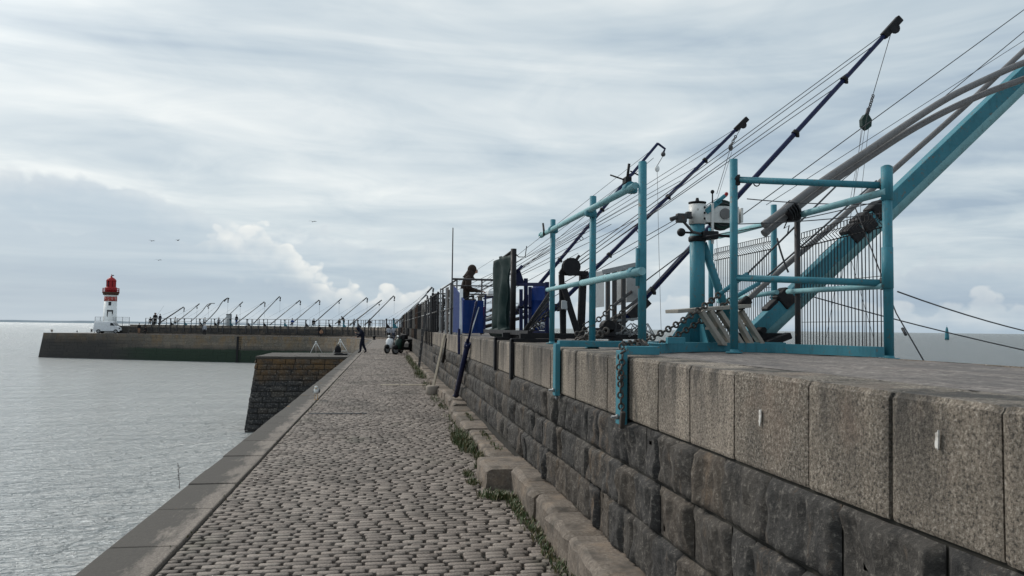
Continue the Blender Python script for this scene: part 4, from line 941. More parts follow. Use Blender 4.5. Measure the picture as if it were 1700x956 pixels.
# grey railing with end rail
GRY = thing('guard_rail', 'weathered grey railing with close upright slats, left of the hooded person', 'railing', (1.68, 20, ZD))
for x in (826, 800):
    b = B(); b.tube(at(x, 463, 'y', 19.3), V((at(x, 463, 'y', 19.3).x, 19.3, ZD)), .02, n=8); b.build('post', DKGREY, GRY)
b = B(); b.tube(at(752, 463, 'y', 19.3), at(828, 465, 'y', 19.3), .026, n=8); b.tube(at(752, 474, 'y', 19.5), at(828, 475, 'y', 19.5), .016, n=8); b.build('end_rail', DKGREY, GRY)
random.seed(15)
for Y, w, zt_ in ((19.5, .05, 2.93), (20.6, .07, 2.88), (21.4, .09, 2.90), (22.3, .06, 2.86), (23.0, .10, 2.88), (24.0, .08, 2.90), (25.0, .06, 2.95)):
    b = B(); b.box((1.68 + random.uniform(-.02, .03), Y, (zt_ + ZC - .25) / 2), (.04, w * 1.3, zt_ - ZC + .2), bev=.004); b.build('slat', GALV if random.random() < .35 else (DKGREY if random.random() < .5 else GREYW), GRY)
b = B(); b.tube((1.70, 19.4, 2.88), (1.70, 25.3, 2.9), .022, n=8); b.tube((1.70, 19.4, 2.2), (1.70, 25.3, 2.2), .02, n=8); b.build('rail', DKGREY, GRY)
# ladder
LD = thing('ladder', 'dark aluminium ladder standing against the wall between the parked scooters and the pale timber post', 'ladder', (1.45, 31.5, .3))
for dy in (-.19, .19):
    b = B(); b.beam((1.30, 31.5 + dy * 2.2, .12), (1.52, 31.5 + dy * 2.2, 2.3), .035, .06); b.build('stile', DKGREY, LD)
b = B()
for i in range(8): t = (i + .5) / 8; b.tube((lerp(1.30, 1.52, t), 31.5 - .42, lerp(.12, 2.3, t)), (lerp(1.30, 1.52, t), 31.5 + .42, lerp(.12, 2.3, t)), .022, n=6)
b.build('rungs', BLACK, LD)

# ---- the repeated stations along the straight wall
def rail_proto(name_label, m, mr, n, span, slats=0, h=1.42):
    root = thing('guard_rail', name_label, 'railing', (1.72, 0, ZD))
    for i in range(n):
        b = B(); y = -span / 2 + span * i / (n - 1); hh = h + random.uniform(-.05, .06); b.box((1.72, y, ZD + hh / 2 - .06), (.065, .07, hh + .12), bev=.005); b.box((XW - .03, y, ZC - .2), (.04, .08, .55)); b.box((XW + .06, y, ZC + .02), (.18, .08, .035)); b.build('post', m, root)
    for z in (h - .08, h * .5): b = B(); b.tube((1.72, -span / 2, ZD + z), (1.72, span / 2, ZD + z), .028, n=8); b.build('rail', mr, root)
    if slats:
        b = B()
        for i in range(slats): y = -span / 2 + span * (i + .5) / slats; b.box((1.76, y, ZD + .65), (.03, .07, 1.1))
        b.build('screen_boards', GREYW, root)
    b = B(); b.tube((1.72, -span / 2, ZD + h - .1), (3.4, -span / 2, ZD + h - .1), .025, n=8); b.tube((1.72, -span / 2, ZD + .6), (3.4, -span / 2, ZD + .6), .02, n=8); b.build('end_rail', mr, root)
    return root
def crane_proto(label, el, L, m, hook=0, bent=0, elx=0):
    root = thing('fishing_crane', label, 'fishing crane', (2.6, 0, ZD))
    base = V((3.0, 0, ZD + .12)); d = V((math.cos(R(el)), 0, math.sin(R(el)))); tip = base + d * L
    b = B()
    if bent: b.path(smooth_path([base, base + d * L * .6, tip - V((0, 0, .12)), tip + V((.6, 0, -.1))], 5), .06, 8)
    else: b.tube(base, tip, .07, .05, n=8)
    b.build('boom', m, root)
    b = B(); b.path([tip - d * .5, tip + d * .1, tip + V((.22, 0, -.12)), tip + V((.2, 0, -.35))] if hook else [tip - d * .4, tip + d * .1], .08 if not hook else .045, 8); b.build('boom_tip', DKGREY, root)
    b = B(); b.box((2.45, 0, ZD + .55), (.09, .09, 1.1)); b.box((2.45, 0, ZD + .04), (.5, .3, .06)); b.prism([(2.45, -.01, ZD + .05), (2.85, -.01, ZD + .05), (2.45, -.01, ZD + .5)], (0, .02, 0)); b.build('mast', m, root)
    b = B(); b.lathe((2.5, -.1, ZD + .85), [(.12, 0), (.12, .04), (.07, .05), (.07, .15), (.12, .16), (.12, .2)], 14, axis=(0, 1, 0)); b.build('winch_drum', BLACK, root)
    b = B(); b.path([V((2.45, 0, ZD + 1.1)), tip], .010, 4); b.build('stay', ROPE, root)
    b = B(); q = tip + V((.12 if hook else -.1, 0, -.3)); b.path([tip, q, q - V((0, 0, 1.4))], .010, 4); b.ball(q - V((0, 0, .25)), .05, None, 8, 6); b.build('hoist_line', ROPE, root)
    return root
random.seed(4)
rp = [rail_proto('weathered grey post railing on the wall edge in the cluttered straight run', GREYW, GALV, 3, 3.2),
      rail_proto('black post railing on the wall edge in the cluttered straight run', BLACK, DKGREY, 4, 3.4),
      rail_proto('dark rusty post railing on the wall edge in the cluttered straight run', RUST, DKGREY, 3, 3.0),
      rail_proto('grey boarded railing on the wall edge in the cluttered straight run', DKGREY, GALV, 3, 3.3, 4)]
LB = ['weathered grey post railing on the wall edge in the cluttered straight run', 'black post railing on the wall edge in the cluttered straight run', 'dark rusty post railing on the wall edge in the cluttered straight run', 'grey boarded railing on the wall edge in the cluttered straight run']
G1 = 'railings along the straight part of the wall'
seq = [1, 3, 0, 1, 2, 0, 1, 3, 0, 1, 0, 2, 1, 3, 0]; used = set(); y = 28.6
for i, k in enumerate(seq):
    o = rp[k] if k not in used else copy_tree(rp[k]); used.add(k); o.location = (1.72, y, ZD); o['label'] = LB[k]; o['group'] = G1; y += 4.55
cp = [crane_proto('low black fishing crane with its boom lowered behind the railings of the straight run', 14, 3.4, BLACK), crane_proto('low grey fishing crane with its boom lowered behind the railings of the straight run', 22, 2.9, GALV)]
G2 = 'lowered fishing cranes along the straight wall'; y = 27.0; used = set()
for i in range(13):
    k = i % 2; o = cp[k] if k not in used else copy_tree(cp[k]); used.add(k); o.location = (2.6, y, ZD); o['group'] = G2; y += 4.55
# dark net winding frames on the deck, close together
nf = thing('winding_frame', 'black net winding frame with crossed bars standing on the deck in the cluttered straight run', 'frame', (2.5, 0, ZD), 'winding frames along the straight wall')
for x in (2.1, 3.1): b = B(); b.box((x, 0, ZD + .62), (.07, .07, 1.24)); b.build('post', BLACK, nf)
b = B(); b.beam((2.1, 0, ZD + 1.2), (3.1, 0, ZD + 1.2), .06, .06); b.build('top_bar', BLACK, nf)
b = B(); b.beam((2.1, .05, ZD + .1), (3.1, .05, ZD + 1.1), .05, .05); b.beam((2.1, -.05, ZD + 1.1), (3.1, -.05, ZD + .1), .05, .05); b.build('crossed_bars', DKGREY, nf)
b = B(); b.lathe((2.35, -.12, ZD + 1.28), [(.14, 0), (.14, .03), (.07, .04), (.07, .2), (.14, .21), (.14, .24)], 14, axis=(0, 1, 0)); b.build('winding_drum', BLACK, nf)
b = B(); b.path(sag((2.1, 0, ZD + 1.2), (2.0, -1.6, ZD + .15), .1), .012, 5); b.path(sag((3.1, 0, ZD + 1.2), (2.6, -1.7, ZD + .2), .12), .012, 5); b.path(sag((2.2, 0, ZD + 1.2), (3.3, 1.6, ZD + .3), .12), .012, 5); b.build('lashing_line', ROPE, nf)
y = 25.8
for i in range(15):
    o = nf if i == 0 else copy_tree(nf); o.location = (2.5 + random.uniform(-.35, .2), y, ZD); y += random.uniform(3.2, 4.4)
# gear: lockers / crates / drums on the straight deck
random.seed(19)
gx = [(29, PANEL, 'pale grey gear locker on the wall deck behind the grey railings'), (32, BLACK, 'black gear locker on the wall deck among the railings'), (38, FOAM, 'white gear locker on the wall deck among the railings'), (45, DKGREY, 'dark grey gear locker on the wall deck, farther along'), (53, RED, 'dull red gear locker on the wall deck above the scooters'), (24, FOAM, 'white gear locker beside the close grey slats'), (22, RED, 'small red gear locker beside the hooded person')]
for Y, m, lab in gx:
    w = random.uniform(.5, .8); h_ = random.uniform(.45, .8); x = random.uniform(2.2, 2.8); root = thing('gear_locker', lab, 'locker', (x, Y, ZD))
    b = B(); b.box((x, Y, ZD + h_ / 2 + .06), (w, .5, h_), bev=.03); b.build('body', m, root)
    b = B(); b.box((x, Y, ZD + h_ + .09), (w + .05, .55, .05), bev=.015); b.build('lid', m, root)
    b = B()
    for sx in (-1, 1):
        for sy in (-1, 1): b.box((x + sx * w * .4, Y + sy * .18, ZD + .03), (.06, .06, .08))
    b.build('feet', BLACK, root)

# ================================================================== FAR BEND
def wallpoint(px, off=.2, zz=None):
    # point on the wall top line whose bearing is px
    best = None
    for i in range(900):
        s_ = 88 + i * .12
        if s_ > WL: break
        p, d = WPf(s_); c = RM.transposed() @ (p - EYE); x = 850 + F_ * c.x / -c.z
        if best is None or abs(x - px) < best[0]: best = (abs(x - px), p.copy(), d.copy())
    p, d = best[1], best[2]; nn = V((d.y, -d.x, 0)); return p + nn * off, d
far = [((262.5, 537.5), (304, 510), 1, 0), ((293, 535), (330, 505), 0, 0), ((316, 534), (349, 505), 0, 1), ((342, 534), (377, 495), 1, 0), ((366, 536), (402, 502), 0, 0), ((392, 537), (438, 501.5), 1, 0), ((421, 537), (463.5, 492.5), 1, 0), ((447.5, 539.5), (497, 499), 1, 0), ((482, 539), (529, 498.5), 1, 0), ((518, 539), (566, 496.5), 0, 0), ((556, 538), (608, 494.5), 1, 0), ((580, 540), (632.5, 499), 0, 0), ((605, 540), (653, 491.5), 1, 0), ((655, 538), (707, 490), 1, 0), ((668, 533), (716.5, 477.5), 1, 0)]
ordn = ['first', 'second', 'third', 'fourth', 'fifth', 'sixth', 'seventh', 'eighth', 'ninth', 'tenth', 'eleventh', 'twelfth', 'thirteenth', 'fourteenth', 'fifteenth']
extra = ['thick and dark', 'thin and pale', 'bent flat at its end', 'with a tall curved hook', 'behind the square hut', 'just right of the square hut', 'long and steep', 'near the middle of the bend', 'with a dark hooked tip', 'with a small float under its tip', 'beside the stooping person', 'straight and heavy', 'with a hanging line', 'at the start of the bend', 'nearest the straight run, highest tip']
for i, (bp, tp, hk, bent) in enumerate(far):
    P_, dd = wallpoint(bp[0] + 4, 1.2) if i < 13 else (V((3.0, (88, 82)[i - 13], 0)), V((0, 1, 0)))
    Y = P_.y; base = at(*bp, 'y', Y); tip = at(*tp, 'y', Y); base.z = max(base.z, ZD + .05)
    root = thing('fishing_crane', '%s raised crane counted from the lighthouse, grey boom %s' % (ordn[i], extra[i]), 'fishing crane', (base.x, Y, ZD), 'raised fishing cranes along the far bend')
    d = (tip - base).normalized(); L = (tip - base).length; m = (GALV, DKGREY)[i % 3 == 0]
    b = B(); r0 = .085 if i not in (0, 11) else .12
    if bent: b.path(smooth_path([base, base.lerp(tip, .55), base.lerp(tip, .85) + V((-.1, 0, .25)), tip + V((.0, 0, .12)), tip + V((.7, 0, .15))], 4), r0 * .8, 8)
    elif i == 3: b.path(smooth_path([base, base.lerp(tip, .5) + V((.0, 0, -.1)), base.lerp(tip, .8) + V((-.1, 0, .15)), tip, tip + V((.35, 0, -.05))], 4), r0 * .8, 8)
    else: b.tube(base, tip, r0, r0 * .65, n=8)
    b.build('boom', m, root)
    b = B(); b.path([tip - d * .7, tip + V((.05, 0, .05)), tip + V((.2, 0, -.1)), tip + V((.15, 0, -.45))] if hk else [tip - d * .6, tip + d * .15], .09, 6); b.build('boom_tip', DKGREY, root)
    hm = ZD + .95; mx = base.x - .9; b = B(); b.box((mx, Y, ZD + .5), (.10, .10, 1.0)); b.prism([(mx, Y - .02, ZD), (mx + .5, Y - .02, ZD), (mx, Y - .02, ZD + .6)], (0, .04, 0)); b.build('mast', (DKGREY, BLACK, TEAL)[i % 3], root)
    b = B(); b.lathe((mx, Y - .15, hm), [(.10, 0), (.10, .24)], 12, axis=(0, 1, 0)); b.build('winch_drum', BLACK, root)
    b = B(); b.path([V((mx, Y, hm)), tip], .012, 4); b.build('stay', ROPE, root)
    b = B(); q = tip + V((.15 if hk else -.25, 0, -.5)); b.ball(q - V((0, 0, .1)), .12, None, 8, 6); b.path([tip, q, q - V((0, 0, 2.0))], .014, 4); b.build('hoist_line', ROPE, root)
# far railings : prototypes turned along the bend
fr = thing('guard_rail', 'thin grey railing on the far wall with dark posts reaching down the stone', 'railing', (0, 0, ZD), 'railings along the far bend')
for y in (-2, -.7, .7, 2):
    b = B(); b.box((0.12, y, ZD + .5 - 0.0), (.07, .07, 1.15)); b.box((-.05, y, ZC - .5), (.10, .16, 1.1)); b.box((.02, y, ZC + .02), (.25, .12, .05)); b.build('post', DKGREY, fr)
for z in (1.05, .55): b = B(); b.tube((.12, -2, ZD + z), (.12, 2, ZD + z), .03, n=6); b.build('rail', GALV, fr)
b = B()
for y in (-2, 2): b.box((1.9, y, ZD + .55), (.07, .07, 1.1))
b.tube((1.9, -2, ZD + 1.05), (1.9, 2, ZD + 1.05), .03, n=6); b.tube((.12, 2, ZD + 1.05), (1.9, 2, ZD + 1.05), .03, n=6); b.build('back_rail', GALV, fr)
fr.location.z = ZD
for c in kids(fr): pass
s_ = 100.5; i = 0; WEND = WL - .5
for k in range(900):
    p, d = WPf(88 + k * .12)
    if 88 + k * .12 > WL: WEND = WL - .1; break
while s_ < WEND - 3:
    p, d = WPf(s_); o = fr if i == 0 else copy_tree(fr); nn = V((d.y, -d.x, 0)); o.location = (p.x, p.y, ZD); o.rotation_euler.z = math.atan2(d.y, d.x) - PI / 2; s_ += 4.9; i += 1

# hut on far wall
p, d = wallpoint(380, 1.0); HU = thing('hut', 'small square pale hut standing on the far wall, a person beside it', 'hut', (p.x, p.y, ZD)); Y = p.y
c0 = at(376.5, 522, 'y', Y); c1 = at(383, 542, 'y', Y); b = B(); b.box(((c0.x + c1.x) / 2, Y, (ZD + c0.z) / 2), (c1.x - c0.x, .7, c0.z - ZD), bev=.02); b.build('body', PANEL, HU); b = B(); b.box(((c0.x + c1.x) / 2, Y, c0.z + .04), (c1.x - c0.x + .15, .85, .08)); b.build('roof', DKGREY, HU); b = B(); b.box((c1.x + .02, Y, (ZD + c0.z) / 2), (.06, .6, c0.z - ZD - .1)); b.build('door', BLACK, HU)
# bollards
def bollard(px, py, lab, s=1.0, m=BLACK):
    p = at(px, py, 'z', 0.0); b = B(); b.lathe(p, [(.20 * s, 0), (.2 * s, .05), (.13 * s, .08), (.13 * s, .28 * s), (.21 * s, .33 * s), (.23 * s, .40 * s), (.15 * s, .46 * s), (.01, .48 * s)], 16)
    tag(b.build('bollard', m, None, p), lab, 'bollard')
bollard(621, 564, 'black mooring bollard on the kerb where the quay begins to bend', 1.1)
bollard(152, 551, 'small dark bollard on the pier head just left of the white van', 1.1, DKGREY)
bollard(86, 551.3, 'pale squat bollard at the far left end of the pier head', 1.0, CONC)
bollard(128, 551.4, 'tiny low bollard on the pier head between the van and its end', .6, DKGREY)

# pier head block
hd = ep[-1]; hdir = (ep[-1] - ep[-2]).normalized(); hn = V((hdir.y, -hdir.x, 0))
e0 = min(ep, key=lambda q: abs(q.x + 41)); q0 = e0 + hn * .3; q1 = ep[-1].copy()
pl = [q1 + hn * .02, q0 + hn * .02, q0 + hn * 14, q1 + hn * 12]
HB = thing('pier_head', 'broad stone pier head under the lighthouse at the far left end', 'pier', (q1.x, q1.y, 0))
b = B(); lo = []
ctr = sum(pl, V((0, 0, 0))) / 4
for q in pl: dv = (q - ctr).normalized(); lo.append(q + dv * .75 + V((0, 0, ZW - 1)))
tp_ = [q + V((0, 0, -.012)) for q in pl]; b.add(tp_ + lo, [(0, 1, 2, 3)] + [(i, 4 + i, 4 + (i + 1) % 4, (i + 1) % 4) for i in range(4)]); b.build('body', QUAY, HB)
# ------------------------------------------------ lighthouse
YL = 141.0
def LZ(y): return at(183, y, 'y', YL).z
cx = at(182.8, 520, 'y', YL).x; k_ = YL / 1300
LH = thing('lighthouse', 'white round lighthouse with a red lantern and gallery, standing on the pier head', 'lighthouse', (cx, YL, 0))
b = B(); b.lathe((cx, YL, 0), [(1.18, 0), (1.18, .4), (1.09, .45), (1.08, 1.0), (.99, LZ(500))], 32); b.build('tower', FOAM, LH)
m, nt, bs = newmat('red_band'); setc(nt, bs, mix(nt, (.36, .055, .045), (.6, .5, .47), rng(nt, nz(nt, 3.2, 3, .6), .56, .62, 0, .8))); bs.inputs['Roughness'].default_value = .6
b = B(); b.lathe((cx, YL, 0), [(.995, LZ(500)), (.985, LZ(492.5))], 32); b.build('red_band', m, LH)
b = B(); b.lathe((cx, YL, 0), [(.985, LZ(492.5)), (.985, LZ(489.8))], 32); b.build('neck', FOAM, LH)
b = B(); b.lathe((cx, YL, 0), [(.99, LZ(489.8)), (1.12, LZ(488.5)), (1.30, LZ(486.5)), (1.34, LZ(485.2)), (1.0, LZ(485))], 32)
for i in range(20): a = 2 * PI * i / 20; b.box((cx + 1.12 * math.cos(a), YL + 1.12 * math.sin(a), LZ(488)), (.14, .14, .35), Matrix.Rotation(a, 3, 'Z'))
b.build('cornice', RUST, LH)
b = B(); b.lathe((cx, YL, 0), [(.93, LZ(485)), (.93, LZ(477.5)), (.8, LZ(476.5))], 28)
rg = LZ(485); b.build('drum_wall', RED, LH)
b = B()
for z in (LZ(484.4), LZ(481.5), LZ(478.5)): b.path([(cx + 1.26 * math.cos(a), YL + 1.26 * math.sin(a), z) for a in [2 * PI * i / 32 for i in range(32)]], .035, 6, None, False, True)
for i in range(28): a = 2 * PI * i / 28; b.tube((cx + 1.26 * math.cos(a), YL + 1.26 * math.sin(a), rg), (cx + 1.26 * math.cos(a), YL + 1.26 * math.sin(a), LZ(478.3)), .03, n=5)
b.build('gallery_railing', RED, LH)
b = B(); b.lathe((cx, YL, 0), [(.66, LZ(477)), (.66, LZ(466.5))], 24); b.build('lantern_glass', GLASS, LH)
b = B()
for i in range(8): a = 2 * PI * i / 8 + .2; b.box((cx + .70 * math.cos(a), YL + .70 * math.sin(a), (LZ(477) + LZ(466)) / 2), (.09, .2 if i not in (6, 7) else .48, LZ(466) - LZ(477)), Matrix.Rotation(a, 3, 'Z'))
b.lathe((cx, YL, 0), [(.74, LZ(477.6)), (.76, LZ(476)), (.70, LZ(475.8))], 24); b.build('lantern_frame', RED, LH)
b = B(); b.lathe((cx, YL, 0), [(.80, LZ(466.8)), (.80, LZ(466)), (.68, LZ(463.8)), (.46, LZ(461.6)), (.2, LZ(460.2)), (.14, LZ(459.8)), (.16, LZ(458.6)), (.05, LZ(457.8)), (.03, LZ(454.8)), (.001, LZ(454.6))], 24)
dm = b.build('dome', RED, LH); b = B(); b.box((cx + .18, YL, LZ(457)), (.42, .03, .16)); b.build('weather_vane', BLACK, dm)
def onface(px, py): x = at(px, py, 'y', YL).x; return x
for (x0, x1, y0, y1, mm, nm, dd) in ((181, 190.5, 514.5, 533.5, DKGREY, 'door_surround', .02), (183.3, 188.6, 517.5, 533.5, FOAM, 'door', .05), (183.8, 188, 501, 507, GLASS, 'window', .03)):
    xa, xb = at(x0, y0, 'y', YL).x - cx, at(x1, y0, 'y', YL).x - cx; za, zb_ = LZ(y1), LZ(y0); b = B(); vs = []
    for rr in (1.06 + dd, .9):
        for z in (za, zb_):
            for i in range(7): x = lerp(xa, xb, i / 6); r_ = rr - .014 * z; vs.append((cx + x, YL - math.sqrt(max(.01, r_ * r_ - x * x)), z))
    fs = [(i, i + 1, 8 + i, 7 + i) for i in range(6)] + [(7 + i, 8 + i, 22 + i, 21 + i) for i in range(6)] + [(0, 7, 21, 14), (6, 20, 27, 13)]; b.add(vs, fs); b.build(nm, mm, LH)
# fence round the lighthouse
FN = thing('wire_fence', 'pale wire fence standing round the foot of the lighthouse', 'fence', (cx, 139, 0)); b = B(); Yf = 140.2
pts = [at(x, 540, 'y', Yf).x for x in (157.5, 166, 174, 192, 203, 214.5)]; zt_ = at(180, 526, 'y', Yf).z
for x in pts: b2_ = B(); b2_.tube((x, Yf, 0), (x, Yf, zt_), .045, n=6); b2_.build('post', GALV, FN)
for i in range(64): x = lerp(pts[0], pts[-1], i / 63); b.tube((x, Yf, .2), (x, Yf, zt_), .009, n=4)
for z in (.3, zt_ * .5, zt_): b.tube((pts[0], Yf, z), (pts[-1], Yf, z), .02, n=4)
b.build('wire_mesh', GALV, FN)
b = B(); p, d = WPf(WEND - .3); xa = at(203, 545, 'y', 139).x; xb = at(217, 545, 'y', 139).x; b.box(((xa + xb) / 2, p.y + 3.0, .62), (xb - xa, 2.6, 1.3), bev=.03); tag(b.build('retaining_wall', ROCK, None, (xa, p.y, 0)), 'short dark end wall just right of the white van', 'wall')
# ------------------------------------------------ van (side view, nose to the right)
YV = 138.0; x0 = at(158, 545, 'y', YV).x; x1 = at(204.5, 545, 'y', YV).x; Lv = x1 - x0; zg = 0.0
VN = thing('van', 'white panel van parked in front of the lighthouse on the pier head', 'van', ((x0 + x1) / 2, YV, 0))
prof = [(0, .32), (0, .95), (.01, 1.35), (.03, 1.86), (.06, 1.93), (.58, 1.95), (.68, 1.86), (.80, 1.24), (.93, 1.08), (.985, .92), (1.0, .62), (.995, .34), (.90, .30), (.10, .30)]
b = B(); P = [(x0 + u * Lv, z) for u, z in prof]; k = len(P); W = .92; vs = []
for y, sc in ((-W, 0), (-W + .07, .04), (W - .07, .04), (W, 0)):
    pass
for y, ins in ((-W, .05), (-W + .10, 0), (W - .10, 0), (W, .05)):
    for (x, z) in P: cxm = (x0 + x1) / 2; vs.append((x + (cxm - x) * ins * .4, YV + y * (1 - max(0, z - 1.15) * .12), z - (ins * 1.2 if z > 1.2 else 0)))
fs = [tuple(range(k)), tuple(reversed(range(3 * k, 4 * k)))] + [(j * k + i, j * k + (i + 1) % k, (j + 1) * k + (i + 1) % k, (j + 1) * k + i) for j in range(3) for i in range(k)]
b.add(vs, fs); b.build('body', BWHITE, VN)
def vx(u): return x0 + u * Lv
b = B(); b.prism([(vx(.595), YV - W - .012, 1.30), (vx(.76), YV - W - .012, 1.27), (vx(.68), YV - W - .012, 1.72), (vx(.605), YV - W - .012, 1.74)], (0, .03, 0)); b.build('side_window', GLASS, VN)
b = B(); b.add([(vx(.688), YV - .8, 1.83), (vx(.806), YV - .86, 1.26), (vx(.806), YV + .86, 1.26), (vx(.688), YV + .8, 1.83)], [(0, 1, 2, 3)]); o = b.build('windscreen', GLASS, VN); o.modifiers.new('t', 'SOLIDIFY').thickness = .03
for u in (.19, .80):
    w_ = B(); w_.lathe((vx(u), YV - W - .01, .33), [(.34, 0), (.34, .2)], 20, axis=(0, 1, 0)); ww = w_.build('wheel', RUBBER, VN); w_ = B(); w_.lathe((vx(u), YV - W - .03, .33), [(.20, 0), (.2, .03)], 16, axis=(0, 1, 0)); w_.build('rim', GALV, ww)
    w_ = B(); w_.lathe((vx(u), YV + W - .19, .33), [(.34, 0), (.34, .2)], 20, axis=(0, 1, 0)); w_.build('wheel', RUBBER, VN)
b = B(); b.box((vx(.975), YV, .42), (.34, 1.88, .22), bev=.04); b.box((vx(.5), YV - W + .0, .33), (Lv * .44, .03, .12)); b.build('bumper', BLACK, VN)
b = B(); b.box((vx(.935), YV - W + .05, .85), (.26, .12, .2), Matrix.Rotation(.25, 3, 'Y'), bev=.03); b.build('headlight', GLASS, VN); b = B(); b.box((vx(.992), YV, .78), (.04, 1.1, .22), bev=.01); b.build('grille', BLACK, VN)
# ------------------------------------------------ scooters
def scooter(label, p, rz, body, s=1.0):
    root = thing('scooter', label, 'scooter', (0, 0, 0))
    def bb(nm, m, f, par=root): b = B(); f(b); return b.build(nm, m, par)
    for y in (.62, -.62):
        w = bb('wheel', RUBBER, lambda b: b.path([(0, y + .2 * math.cos(a), .25 + .2 * math.sin(a)) for a in [2 * PI * i / 20 for i in range(20)]], .055, 8, None, False, True)); bb('rim', GALV, lambda b: b.lathe((-.04, y, .25), [(.16, 0), (.16, .08)], 14, axis=(1, 0, 0)), w)
    bb('front_shield', body, lambda b: b.add([(-.20, .50, .30), (.20, .50, .30), (.24, .46, .72), (-.24, .46, .72), (-.14, .40, .98), (.14, .40, .98), (-.20, .36, .3), (.20, .36, .3), (.24, .34, .72), (-.24, .34, .72), (-.14, .3, .98), (.14, .3, .98), (0, .62, .5), (0, .56, .8)], [(0, 1, 12), (1, 2, 12), (3, 0, 12), (2, 13, 12), (13, 3, 12), (2, 5, 13), (5, 4, 13), (4, 3, 13), (6, 9, 8, 7), (9, 10, 11, 8), (0, 6, 7, 1), (1, 7, 8, 2), (2, 8, 11, 5), (5, 11, 10, 4), (4, 10, 9, 3), (3, 9, 6, 0)], None, True))
    bb('side_mirror_stem', BLACK, lambda b: b.tube((0, .45, .9), (0, .40, 1.06), .03, n=8)); bb('front_fender', BLACK, lambda b: b.ball((0, .62, .40), .17, None, 14, 10, (.7, 1.3, .8)))
    bb('headlight', FOAM, lambda b: b.ball((0, .47, 1.0), .065, None, 12, 8, (1.3, .8, .9)))
    bb('handlebar', BLACK, lambda b: b.path([(-.36, .28, 1.06), (-.15, .36, 1.04), (.15, .36, 1.04), (.36, .28, 1.06)], .022, 8))
    for sx in (-1, 1): bb('mirror', BLACK, lambda b: (b.tube((sx * .25, .34, 1.05), (sx * .33, .36, 1.24), .01, n=6), b.ball((sx * .36, .35, 1.27), .06, None, 10, 8, (1.2, .3, .8))))
    def sb(b):
        pr = [(.48, .96), (.40, 1.0), (.35, .90), (.30, .44), (.14, .38), (-.10, .38), (-.17, .60), (-.26, .72), (-.55, .76), (-.90, .80), (-.95, .66), (-.82, .42), (-.66, .34), (-.2, .24), (.3, .24), (.44, .32)]
        k = len(pr); vs = []
        for x, sc in ((-.19, .86), (-.15, .98), (.15, .98), (.19, .86)):
            for y, z in pr: vs.append((x, (y + .2) * sc - .2, (z - .55) * sc + .55))
        b.add(vs, [tuple(range(k)), tuple(reversed(range(3 * k, 4 * k)))] + [(j * k + i, j * k + (i + 1) % k, (j + 1) * k + (i + 1) % k, (j + 1) * k + i) for j in range(3) for i in range(k)])
    bb('body', BLACK, sb)
    bb('seat', RUBBER, lambda b: b.ball((0, -.48, .79), .15, None, 16, 10, (1.0, 2.7, .5)))
    bb('top_case', BLACK, lambda b: b.box((0, -.92, .95), (.38, .34, .3), bev=.06))
    root.location = p; root.rotation_euler.z = rz; root.scale = (s, s, s); return root
p = at(654, 586.5, 'z', .0); scooter('white and black scooter parked facing the camera by the wall foot', (p.x, p.y, 0), R(140), BWHITE, 1.08)
p = at(675, 588, 'z', .0); scooter('dark green and black scooter parked tight against the wall', (p.x - .15, p.y - .3, 0), R(128), GREEN, 1.1)
# ------------------------------------------------------------------ people
J0 = dict(pel=(0, 0, .96, .125), bel=(0, 0, 1.10, .12), che=(0, 0, 1.30, .15), nek=(0, .005, 1.47, .058), hd0=(0, .02, 1.56, .075), hd1=(0, .02, 1.65, .098), hd2=(0, .01, 1.715, .07),
          nos=(0, .115, 1.62, .016),
          sL=(-.175, 0, 1.40, .068), eL=(-.24, -.02, 1.13, .05), wL=(-.25, .06, .88, .034), hL=(-.25, .09, .80, .036),
          sR=(.175, 0, 1.40, .068), eR=(.24, -.02, 1.13, .05), wR=(.25, .06, .88, .034), hR=(.25, .09, .80, .036),
          pL=(-.09, 0, .90, .098), kL=(-.10, .03, .50, .066), aL=(-.10, 0, .09, .048), tL=(-.11, .15, .045, .040),
          pR=(.09, 0, .90, .098), kR=(.10, .03, .50, .066), aR=(.10, 0, .09, .048), tR=(.11, .15, .045, .040))
ED = [('pel', 'bel'), ('bel', 'che'), ('che', 'nek'), ('nek', 'hd0'), ('hd0', 'hd1'), ('hd1', 'hd2'), ('hd1', 'nos'), ('che', 'sL'), ('sL', 'eL'), ('eL', 'wL'), ('wL', 'hL'), ('che', 'sR'), ('sR', 'eR'), ('eR', 'wR'), ('wR', 'hR'),
      ('pel', 'pL'), ('pL', 'kL'), ('kL', 'aL'), ('aL', 'tL'), ('pel', 'pR'), ('pR', 'kR'), ('kR', 'aR'), ('aR', 'tR')]
